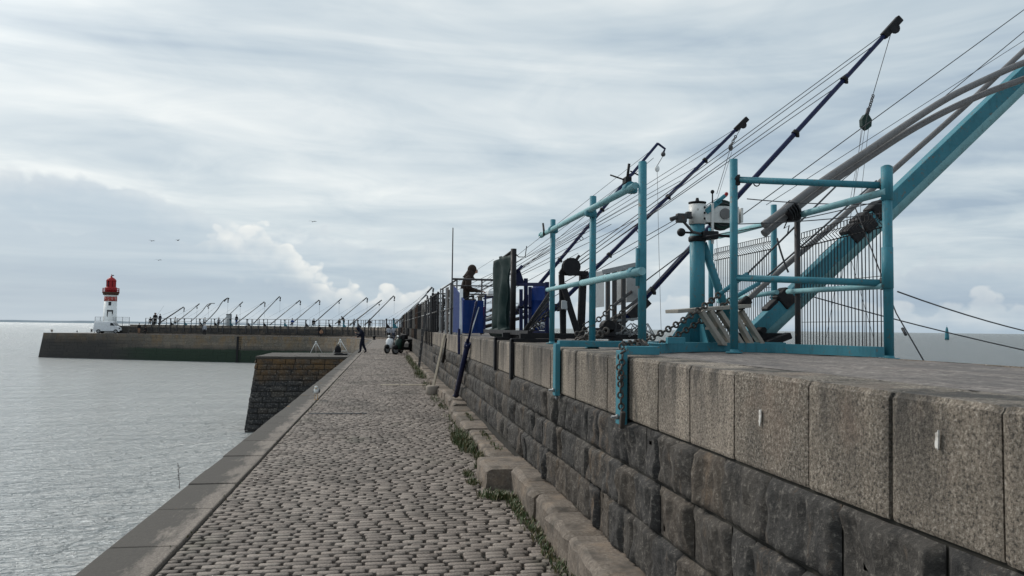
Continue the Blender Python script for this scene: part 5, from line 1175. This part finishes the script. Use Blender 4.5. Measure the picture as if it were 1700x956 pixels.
def person(label, loc, rz, pose={}, top=NAVY, legs=DARKC, shoes=BLACK, hair=HAIR, hood=None, skin=SKIN, s=1.0, group=None, fingers=False, bulk=1.12, gear=None):
    J = dict(J0); J.update(pose); ks = list(J); me = bpy.data.meshes.new('tmp'); vs = [V(J[k][:3]) for k in ks]; rad = [J[k][3] for k in ks]
    es = [(ks.index(a), ks.index(b_)) for a, b_ in ED]
    for i, k in enumerate(ks):
        if k[0] in 'pka' and k != 'pel' and len(k) == 2: rad[i] *= 1.2
    seg = {'leg': [], 'top': [], 'head': [], 'hand': [], 'shoe': []}
    for a, b_ in ED:
        A, C = V(J[a][:3]), V(J[b_][:3])
        z = 'head' if b_ in ('hd0', 'hd1', 'hd2', 'nos') else 'hand' if b_[0] == 'h' else 'shoe' if b_[0] == 't' else 'leg' if b_[0] in 'pka' and b_ != 'pel' else 'top'
        seg[z].append((A, C))
    for i, k in enumerate(ks):
        if k in ('bel', 'che', 'sL', 'sR', 'eL', 'eR', 'pel'): rad[i] *= bulk * 1.18
    if fingers:
        for h_, w_ in (('hL', 'wL'), ('hR', 'wR')):
            H_, W_ = V(J[h_][:3]), V(J[w_][:3]); d = (H_ - W_).normalized(); sd = d.cross(V((0, 0, 1)))
            if sd.length < .2: sd = V((1, 0, 0))
            sd.normalize(); up = sd.cross(d)
            for q, L in ((-.027, .062), (-.009, .072), (.009, .068), (.027, .052)):
                a = len(vs); vs.append(H_ + sd * q + d * .03); vs.append(H_ + sd * q + d * (.03 + L * .6) - up * .008); vs.append(H_ + sd * q * 1.1 + d * (.03 + L * .9) - up * .028); rad += [.010, .0085, .007]; es += [(ks.index(h_), a), (a, a + 1), (a + 1, a + 2)]; seg['hand'].append((vs[a], vs[a + 2]))
            a = len(vs); vs.append(H_ + sd * .045 * (1 if h_ == 'hL' else -1) + d * .0); vs.append(H_ + sd * .06 * (1 if h_ == 'hL' else -1) + d * .035); rad += [.011, .009]; es += [(ks.index(h_), a), (a, a + 1)]; seg['hand'].append((vs[a], vs[a + 1]))
    me.from_pydata([tuple(v) for v in vs], es, []); o = bpy.data.objects.new('tmp', me); COL.objects.link(o)
    md = o.modifiers.new('s', 'SKIN'); md.use_smooth_shade = True; md.branch_smoothing = .6; ly = me.skin_vertices[0].data if me.skin_vertices else None
    if ly is None: me.skin_vertices.new() if hasattr(me.skin_vertices, 'new') else None; ly = me.skin_vertices[0].data
    for i, r_ in enumerate(rad): ly[i].radius = (r_ * (1.15 if i < 3 else 1), r_ * (.82 if i < 3 else 1)); ly[i].use_root = (i == 0)
    o.modifiers.new('sub', 'SUBSURF').levels = 1
    o.modifiers['sub'].render_levels = 1
    dg = bpy.context.evaluated_depsgraph_get(); nm = bpy.data.meshes.new_from_object(o.evaluated_get(dg)); COL.objects.unlink(o); bpy.data.objects.remove(o)
    nm.materials.clear(); mm = {'top': top, 'leg': legs, 'head': skin, 'hand': skin, 'shoe': shoes}; order = list(mm)
    for k in order: nm.materials.append(mm[k])
    def dist(p, A, C): ab = C - A; t = max(0, min(1, (p - A).dot(ab) / max(1e-9, ab.length_squared))); return (p - A - ab * t).length
    for f in nm.polygons:
        c = f.center; best = min(((dist(c, A, C) - (.03 if z == 'top' else 0), z) for z in seg for A, C in seg[z])); f.material_index = order.index(best[1]); f.use_smooth = True
    root = thing('person', label, 'person', loc, group); bd = bpy.data.objects.new('body', nm); COL.objects.link(bd); bd.parent = root
    hp = V(J['hd1'][:3]); fw = (V(J['nos'][:3]) - hp); fw.z *= .3; fw.normalize()
    b = B()
    if hood: b.ball(hp - fw * .042 + V((0, 0, .012)), .112, None, 18, 12, (.92, 1.0, 1.08)); b.path([hp - fw * .045 - V((0, 0, .03)), hp.lerp(V(J['nek'][:3]), .6) - fw * .03, V(J['nek'][:3]) - fw * .02, V(J['che'][:3]).lerp(V(J['nek'][:3]), .6)], [.105, .10, .115, .16], 16)
    else: b.ball(hp - fw * .022 + V((0, 0, .035)), .107, None, 16, 10, (.95, 1.0, .92))
    me2 = b.build('hood' if hood else 'hair', hood or hair, None); me2.parent = root
    sx = fw.cross(V((0, 0, 1))); b = B()
    for q in (-1, 1): b.ball(hp + fw * .088 + sx * q * .034 + V((0, 0, .005)), .012, None, 8, 6)
    b.build('eyes', HAIR, None)
    for e in b.objs: e.parent = root
    if gear: gear(root)
    root.rotation_euler.z = rz; root.scale = (s, s, s); return root
# hooded angler facing right (+X), looking down at the table
pose = dict(che=(0, .06, 1.29, .15), nek=(0, .13, 1.44, .06), hd0=(0, .18, 1.50, .075), hd1=(0, .22, 1.575, .098), hd2=(0, .23, 1.64, .07), nos=(0, .325, 1.52, .018),
            sL=(-.175, .07, 1.38, .07), eL=(-.22, .08, 1.10, .055), wL=(-.12, .33, 1.08, .036), hL=(-.09, .42, 1.07, .038), sR=(.175, .07, 1.38, .07), eR=(.22, .08, 1.10, .055), wR=(.12, .34, 1.06, .036), hR=(.09, .43, 1.05, .038))
q = at(786, 440, 'y', 19.9)
person('hooded person in a dark brown jacket standing on the wall, head bent down', (q.x - .22, 19.9, ZC), R(-90), pose, BROWNC, DARKC, hood=BROWNC, s=(q.z - ZC + .0) / 1.70, fingers=True, bulk=1.25)
# man bending forward on the path
pose = dict(che=(0, .10, 1.27, .16), nek=(0, .22, 1.39, .06), hd0=(0, .29, 1.43, .075), hd1=(0, .35, 1.48, .098), hd2=(0, .37, 1.55, .07), nos=(0, .455, 1.44, .018), sL=(-.17, .12, 1.36, .08), eL=(-.22, .18, 1.10, .06), wL=(-.16, .38, 1.16, .038), hL=(-.12, .44, 1.24, .04),
            sR=(.17, .12, 1.36, .08), eR=(.22, .12, 1.09, .06), wR=(.18, .32, .98, .038), hR=(.14, .4, .96, .04), pel=(0, .01, .94, .155), bel=(0, .03, 1.09, .145), kL=(-.10, .13, .51, .078), aL=(-.12, .15, .09, .056), tL=(-.13, .31, .045, .046), kR=(.10, -.03, .5, .078), aR=(.12, -.22, .10, .056), tR=(.13, -.07, .045, .046))
q = at(602, 586, 'z', 0); person('person in a dark navy hooded jacket leaning forward in stride on the kerb', (q.x, q.y, 0.0), R(95), pose, NAVY, NAVY, hood=NAVY, s=1.03, fingers=True, bulk=1.35)
pose_sit = dict(pel=(0, 0, .45, .125), bel=(0, .02, .60, .12), che=(0, .05, .80, .15), nek=(0, .09, .97, .058), hd0=(0, .12, 1.05, .075), hd1=(0, .13, 1.14, .098), hd2=(0, .13, 1.21, .07), nos=(0, .225, 1.11, .016), sL=(-.175, .05, .90, .068), eL=(-.22, .1, .66, .05), wL=(-.14, .33, .62, .034), hL=(-.12, .42, .62, .036), sR=(.175, .05, .90, .068), eR=(.22, .1, .66, .05), wR=(.14, .33, .62, .034), hR=(.12, .42, .62, .036),
            pL=(-.09, .03, .43, .098), kL=(-.11, .42, .47, .066), aL=(-.11, .44, .09, .048), tL=(-.11, .58, .045, .04), pR=(.09, .03, .43, .098), kR=(.11, .42, .47, .066), aR=(.11, .44, .09, .048), tR=(.11, .58, .045, .04))
walk = dict(kL=(-.10, .12, .52, .066), aL=(-.10, .22, .10, .048), tL=(-.11, .37, .06, .04), kR=(.10, -.02, .5, .066), aR=(.10, -.24, .13, .048), tR=(.11, -.12, .045, .04), wL=(-.25, .16, .9, .034), hL=(-.25, .22, .85, .036), wR=(.25, -.08, .88, .034), hR=(.25, -.08, .8, .036))
q = at(645, 565, 'z', 0); person('walker in a pale grey top and dark trousers, left of the pair beyond the scooters', (q.x, q.y, 0), R(180), walk, LIGHTC, DARKC)
q = at(653, 565, 'z', 0); person('walker in a pale grey top partly hidden behind the white scooter, right of the pair', (q.x, q.y, 0), R(175), walk, LIGHTC, JEANS)
q = at(648.5, 543, 'y', 86); person('person in a dark green coat standing up on the wall above the two walkers', (2.3, 86, ZC), R(200), {}, GREEN, DARKC, hair=GREEN)
q, _d = wallpoint(536.5, -.9); person('dark clothed person standing alone at the foot of the far wall, middle of the bend', (q.x, q.y, 0), R(180), {}, DARKC, DARKC)
q = at(553.5, 540, 'y', 121);
def onwall(px, lab, rz, pose={}, top=DARKC, legs=DARKC, s=1.0, off=1.0, **k):
    p, d = wallpoint(px, off); person(lab, (p.x, p.y, ZC), rz, pose, top, legs, s=s, **k)
stoop = dict(che=(0, .12, 1.26, .15), nek=(0, .26, 1.38, .058), hd0=(0, .33, 1.40, .075), hd1=(0, .39, 1.43, .098), hd2=(0, .42, 1.49, .07), nos=(0, .48, 1.38, .016), sL=(-.17, .16, 1.36, .068), eL=(-.2, .24, 1.1, .05), wL=(-.12, .42, 1.0, .034), hL=(-.1, .5, .98, .036), sR=(.17, .16, 1.36, .068), eR=(.2, .24, 1.1, .05), wR=(.12, .42, 1.0, .034), hR=(.1, .5, .98, .036))
onwall(562.5, 'dark clothed person stooping forward on top of the far wall at the bend', R(80), stoop, s=1.05)
onwall(554, 'small dark figure sitting on the far wall just left of the stooping person', R(180), pose_sit)
onwall(578, 'person in a white top sitting on the far wall under the thick boom', R(180), pose_sit, LIGHTC)
onwall(603, 'dark figure sitting on the far wall below the crane with the hanging line', R(180), pose_sit)
onwall(514, 'dark figure sitting on the far wall near the middle of the bend', R(200), pose_sit)
onwall(480, 'blue clothed figure sitting on the far wall left of the middle', R(180), pose_sit, BLUEC)
onwall(386, 'person in a black jacket and blue trousers standing beside the far hut', R(150), {}, DARKC, BLUEC)
onwall(357, 'figure in a pale top and cap sitting on the far wall', R(180), pose_sit, LIGHTC)
onwall(333, 'figure in a white shirt sitting on the far wall, left of the hut', R(180), pose_sit, FOAM)
onwall(283, 'figure in a white shirt sitting on the far wall nearest the group of anglers', R(180), pose_sit, FOAM)
onwall(258, 'rightmost of the anglers standing on the wall near the lighthouse', R(160), {}, NAVY)
def rod(root):
    b = B(); b.tube((-.1, .3, 1.0), (-1.6, .9, 4.4), .018, .008, n=5); o = b.build('fishing_rod', DKGREY, None); o.parent = root
onwall(250, 'tall angler with a raised fishing rod on the wall near the lighthouse', R(200), {}, DARKC, s=1.08, gear=None)
onwall(246, 'angler standing close behind the one with the fishing rod', R(170), {}, DARKC, s=1.1, off=1.4)
onwall(242, 'leftmost angler, crouched low on the end of the wall', R(180), pose_sit, DARKC)
p, d = wallpoint(250, .8); b = B(); b.tube((p.x + .1, p.y - .2, ZC + 1.1), (p.x + 1.4, p.y - .2, ZC + 3.1), .022, .01, n=5); tag(b.build('fishing_rod', DKGREY, None, p), 'thin fishing rod held up by the tall angler near the lighthouse', 'fishing rod')
q, _d = wallpoint(236, -.7); person('person in a black top and tan trousers standing on the quay below the anglers', (q.x, q.y, 0), R(180), {}, DARKC, KHAKI)
q, _d = wallpoint(246.5, -.6); person('dark clothed person sitting at the quay wall foot below the anglers', (q.x, q.y, 0), R(180), pose_sit, DARKC, DARKC, s=1.0)
q, _d = wallpoint(357, -2.6); person('person in a pale shirt and dark shorts standing on the quay above the iron ladder', (q.x, q.y, 0), R(180), {}, LIGHTC, DARKC)
q, _d = wallpoint(552.5, -2.6); person('person in a tan top with dark hair at the quay edge beyond the rod stands', (q.x, q.y, 0), R(180), pose_sit, KHAKI, DARKC)
# ------------------------------------------------------------------ rod stands on the jetty
def stand(label, ap, feet, zt, m, extra=None):
    root = thing('rod_stand', label, 'stand', (ap.x, ap.y, 0))
    for f in feet: b = B(); b.tube(ap, f, .019, n=8); b.build('leg', m, root)
    b = B(); b.ball(ap, .05, None, 8, 6); b.build('head', m, root); return root
f0 = at(515, 586.5, 'z', .0); f1 = at(535, 586.5, 'z', 0); Y = f0.y
stand('smaller white metal rod stand standing on the jetty, nearest the water', at(524.5, 567.5, 'y', Y), [f0, f1, V((at(525, 580, 'y', Y + .5).x, Y + .5, 0))], 0, FOAM)
f0 = at(550.5, 583, 'z', .0); f0.y = min(f0.y, 48.6); f1 = at(579, 583, 'z', 0); f1.y = min(f1.y, 48.6); f0.z = f1.z = 0; Y = 47.6
ap = at(565, 564, 'y', Y); rs = stand('larger white metal rod stand on the jetty with a black bag under it', ap, [V((at(552, 583, 'y', Y).x, Y, 0)), V((at(579.5, 582, 'y', Y).x, Y, 0)), V((ap.x, Y + .6, 0))], 0, FOAM)
b = B(); b.tube(V((at(557, 579, 'y', Y).x, Y, .2)), V((at(575, 579, 'y', Y).x, Y, .2)), .022, n=6); b.build('cross_bar', FOAM, rs)
b = B(); c = at(561, 577, 'y', Y - .2); c.z = .25; b.ball(c, .26, None, 14, 10, (.75, .7, 1.15)); b.path([c + V((-.1, 0, .22)), c + V((0, 0, .38)), c + V((.1, 0, .22))], .02, 6); tag(b.build('bag', DARKC, None, c), 'black bag standing under the larger rod stand', 'bag')
b = B(); c = V((at(566, 585, 'y', 46.6).x, 46.6, .05)); b.box(c, (.75, .4, .10), bev=.03); b.box(c + V((-.1, 0, .06)), (.4, .3, .05), bev=.02); tag(b.build('tackle_box', BLACK, None, c), 'flat black tackle box lying on the jetty in front of the larger rod stand', 'box')
# ------------------------------------------------------------------ gulls
def gull_stand(p):
    root = thing('gull', 'speckled grey and white gull standing on the kerb in front of the jetty', 'bird', p)
    b = B(); x, y = p.x, p.y; b.ball((x, y, .20), .085, None, 16, 12, (.85, 1.6, .85)); b.ball((x, y - .085, .285), .045, None, 12, 8); b.path([(x, y - .06, .21), (x, y - .08, .25), (x, y - .085, .28)], [.055, .045, .04], 10); b.path([(x, y + .08, .20), (x, y + .17, .18), (x, y + .24, .165)], [.06, .035, .012], 8); b.build('body', GULLW, root)
    b = B()
    for s_ in (-1, 1): b.ball((x + s_ * .055, y + .05, .205), .06, None, 12, 8, (.45, 2.4, .85))
    b.build('wings', GULLG, root)
    b = B(); b.path([(x, y - .125, .283), (x, y - .165, .278), (x, y - .175, .265)], [.012, .009, .003], 6); b.build('beak', BEAK, root)
    for s_ in (-1, 1): b = B(); b.tube((x + s_ * .03, y, .13), (x + s_ * .03, y - .005, .012), .006, n=6); b.add([(x + s_ * .03, y, .012), (x + s_ * .03 - .022, y - .05, .010), (x + s_ * .03, y - .055, .010), (x + s_ * .03 + .022, y - .05, .010)], [(0, 1, 2), (0, 2, 3)]); b.build('leg', BEAK, root)
    b = B()
    for s_ in (-1, 1): b.ball((x + s_ * .034, y - .11, .295), .007, None, 6, 4)
    b.build('eyes', HAIR, root)
q = at(525, 663, 'z', .012); gull_stand(V((q.x, q.y, .010)))
for (px, py, Y, s_, lab, rz) in ((519, 368, 60, .5, 'dark gull flying highest, above and right of the bright cloud', .3), (252, 400, 90, .6, 'leftmost of two distant gulls flying side by side over the lighthouse', .8), (295, 399, 90, .6, 'distant gull flying right of its neighbour at the same height over the lighthouse', -.6), (263, 432, 90, .6, 'lowest distant gull, flying just above the lighthouse height', .2)):
    c = at(px, py, 'y', Y); root = thing('gull', lab, 'bird', c)
    b = B(); b.ball(c, .08, None, 12, 8, (.8, 2.4, .8)); b.ball(c + V((0, .2, .02)), .055, None, 8, 6); b.build('body', GULLG, root)
    for q in (-1, 1):
        b = B(); k = [c + V((0, .08, .02)), c + V((q * .28, .12, .14)), c + V((q * .62, -.06, .06)), c + V((q * .3, -.06, .12)), c + V((0, -.08, .02))]; b.prism(k, (0, 0, .015)); b.build('wing', GULLG, root)
    root.rotation_euler.z = rz; root.scale = (s_,) * 3
# ------------------------------------------------------------------ channel beacon at sea on the right
Y = 600.0; c = at(1572, 553, 'y', Y); zb = ZW; zt_ = at(1572, 540, 'y', Y).z; BC = thing('beacon', 'green channel beacon standing in the sea on the right horizon', 'beacon', (c.x, Y, ZW))
b = B(); h = zt_ - zb; b.lathe((c.x, Y, zb), [(1.7, 0), (1.7, h * .15), (1.45, h * .45), (.95, h * .75), (.5, h * .86), (.1, h * .9), (.1, h)], 16); b.build('tower', GREEN if False else TEAL, BC); b = B(); b.lathe((c.x, Y, zb + h * .84), [(.7, 0), (.7, .1), (.2, .2), (.2, .6), (.001, .7)], 10); b.build('lamp', BLACK, BC)

# ================================================================== WORLD AND SUN
SUN_EL, SUN_AZ = 38.0, -44.0     # azimuth from +Y, negative = to the left
w = bpy.data.worlds.new('World'); S.world = w; w.use_nodes = True; nt = w.node_tree; bg = nt.nodes['Background']
sky = nt.nodes.new('ShaderNodeTexSky'); sky.sky_type = 'NISHITA'; sky.sun_disc = False; sky.sun_elevation = R(SUN_EL); sky.sun_rotation = R(SUN_AZ); sky.air_density = 1.0; sky.dust_density = 2.0
tc = nt.nodes.new('ShaderNodeTexCoord'); sp_ = nt.nodes.new('ShaderNodeSeparateXYZ'); nt.links.new(tc.outputs['Generated'], sp_.inputs[0])
X_, Y_, Z_ = sp_.outputs
def comb(x, y, z):
    n = nt.nodes.new('ShaderNodeCombineXYZ')
    for i, v in enumerate((x, y, z)):
        if hasattr(v, 'links'): nt.links.new(v, n.inputs[i])
        else: n.inputs[i].default_value = v
    return n.outputs[0]
az = mth(nt, 'ARCTAN2', X_, Y_); zz_ = mth(nt, 'MAXIMUM', Z_, 0.0)
# high layer on a plane overhead: perspective streaks
den = mth(nt, 'ADD', zz_, .11); pl = comb(mth(nt, 'DIVIDE', X_, den), mth(nt, 'DIVIDE', Y_, den), 0.0)
st1 = nz(nt, .62, 6, .58, vec=comb(mth(nt, 'MULTIPLY', mth(nt, 'DIVIDE', X_, den), .68), mth(nt, 'MULTIPLY', mth(nt, 'DIVIDE', Y_, den), 1.1), 3.3), dist=.9)
st2 = nz(nt, 1.9, 4, .62, vec=comb(mth(nt, 'MULTIPLY', mth(nt, 'DIVIDE', X_, den), 1.0), mth(nt, 'MULTIPLY', mth(nt, 'DIVIDE', Y_, den), 1.2), 8.1), dist=.8)
band = nz(nt, 1.0, 4, .55, vec=comb(mth(nt, 'MULTIPLY', az, 1.5), mth(nt, 'MULTIPLY', Z_, 12), 1.7), dist=.9)
streak = mth(nt, 'ADD', mth(nt, 'MULTIPLY', st1, .42), mth(nt, 'ADD', mth(nt, 'MULTIPLY', st2, .22), mth(nt, 'MULTIPLY', band, .52)))
# brighter high cloud toward the sun
sv = nt.nodes.new('ShaderNodeVectorMath'); sv.operation = 'DOT_PRODUCT'; nt.links.new(tc.outputs['Generated'], sv.inputs[0]); se = R(SUN_EL); sa = R(SUN_AZ); sv.inputs[1].default_value = (math.sin(sa) * math.cos(se), math.cos(sa) * math.cos(se), math.sin(se))
glow = rng(nt, sv.outputs['Value'], .25, .9, -.06, .05)
lv = mth(nt, 'ADD', streak, glow)
high = ramp(nt, lv, [(.44, (3.6, 4.5, 5.4)), (.53, (4.9, 5.75, 6.35)), (.62, (6.1, 6.8, 7.15)), (.74, (7.9, 8.3, 8.3))])
# low cumulus : three banks of piled heads, one in front of the other
vzz = mth(nt, 'MULTIPLY', Z_, 1.25)
def heads(seed, scale, warp):
    l = nz(nt, 9, 4, .6, vec=comb(az, vzz, seed)); v = nt.nodes.new('ShaderNodeTexVoronoi'); v.feature = 'F1'; v.inputs['Scale'].default_value = scale
    nt.links.new(comb(mth(nt, 'ADD', az, mth(nt, 'MULTIPLY', l, warp)), mth(nt, 'ADD', vzz, mth(nt, 'MULTIPLY', l, warp)), seed), v.inputs['Vector']); return l, v.outputs['Distance']
def bank(under, base, seed, amp, body_c, rim_c, rimk, op, soft=.006):
    l, d1 = heads(seed, 24, .06); l2, d2 = heads(seed + 3, 60, .05)
    top = mth(nt, 'ADD', base, mth(nt, 'ADD', mth(nt, 'MULTIPLY', mth(nt, 'SUBTRACT', l, .5), amp * 3.2), mth(nt, 'ADD', mth(nt, 'MULTIPLY', mth(nt, 'SUBTRACT', .45, d1), amp), mth(nt, 'MULTIPLY', mth(nt, 'SUBTRACT', .45, d2), amp * .45))))
    dp = mth(nt, 'SUBTRACT', top, Z_); a = mth(nt, 'MULTIPLY', rng(nt, dp, -soft * .4, soft), op)
    inner = mth(nt, 'ADD', rng(nt, dp, .050, .0), mth(nt, 'MULTIPLY', mth(nt, 'SUBTRACT', .38, mth(nt, 'ADD', mth(nt, 'MULTIPLY', d1, .55), mth(nt, 'MULTIPLY', d2, .45))), 1.1), clamp=True)
    lit = mth(nt, 'MULTIPLY', mth(nt, 'POWER', inner, 1.6), rimk); c = mix(nt, body_c, rim_c, lit); return mix(nt, under, c, a)
body = ramp(nt, nz(nt, 2.6, 4, .6, vec=comb(mth(nt, 'MULTIPLY', az, .8), mth(nt, 'MULTIPLY', Z_, 6), 6.0), dist=.5), [(.32, (3.5, 4.4, 5.4)), (.52, (4.2, 5.15, 6.0)), (.72, (5.6, 6.35, 6.9))])
white = (8.9, 8.9, 8.5)
cl = bank(high, rng(nt, az, -.30, .12, .155, .075), 1.3, .036, body, white, .42, .72, .010)
cl = bank(cl, rng(nt, az, -.17, .03, .108, .040), 5.1, .030, body, white, mth(nt, 'MULTIPLY', rng(nt, az, -.25, -.17, .1, .95), rng(nt, az, .10, .0, .4, 1)), mth(nt, 'MULTIPLY', rng(nt, az, -.28, -.19, .55, 1), .95), .004)
cloud = cl
col = mix(nt, sky.outputs[0], cloud, .93)
pk = mth(nt, 'POWER', mth(nt, 'MAXIMUM', sv.outputs['Value'], 0.0), 26.0)
col = mix(nt, col, (34, 33, 31), mth(nt, 'MULTIPLY', pk, .85))      # thin cloud lit up round the veiled sun
nt.links.new(col, bg.inputs['Color']); bg.inputs['Strength'].default_value = .1
sl = bpy.data.lights.new('sun', 'SUN'); sl.energy = 1.6; sl.angle = R(12); sl.color = (1, .95, .88)
so = bpy.data.objects.new('sun', sl); COL.objects.link(so); so.rotation_euler = V((-sv.inputs[1].default_value[0], -sv.inputs[1].default_value[1], -sv.inputs[1].default_value[2])).to_track_quat('-Z', 'Y').to_euler()
S.view_settings.view_transform = 'Standard'; S.view_settings.look = 'None'; S.view_settings.exposure = 0.13; S.view_settings.gamma = 1; S.view_settings.use_curve_mapping = False
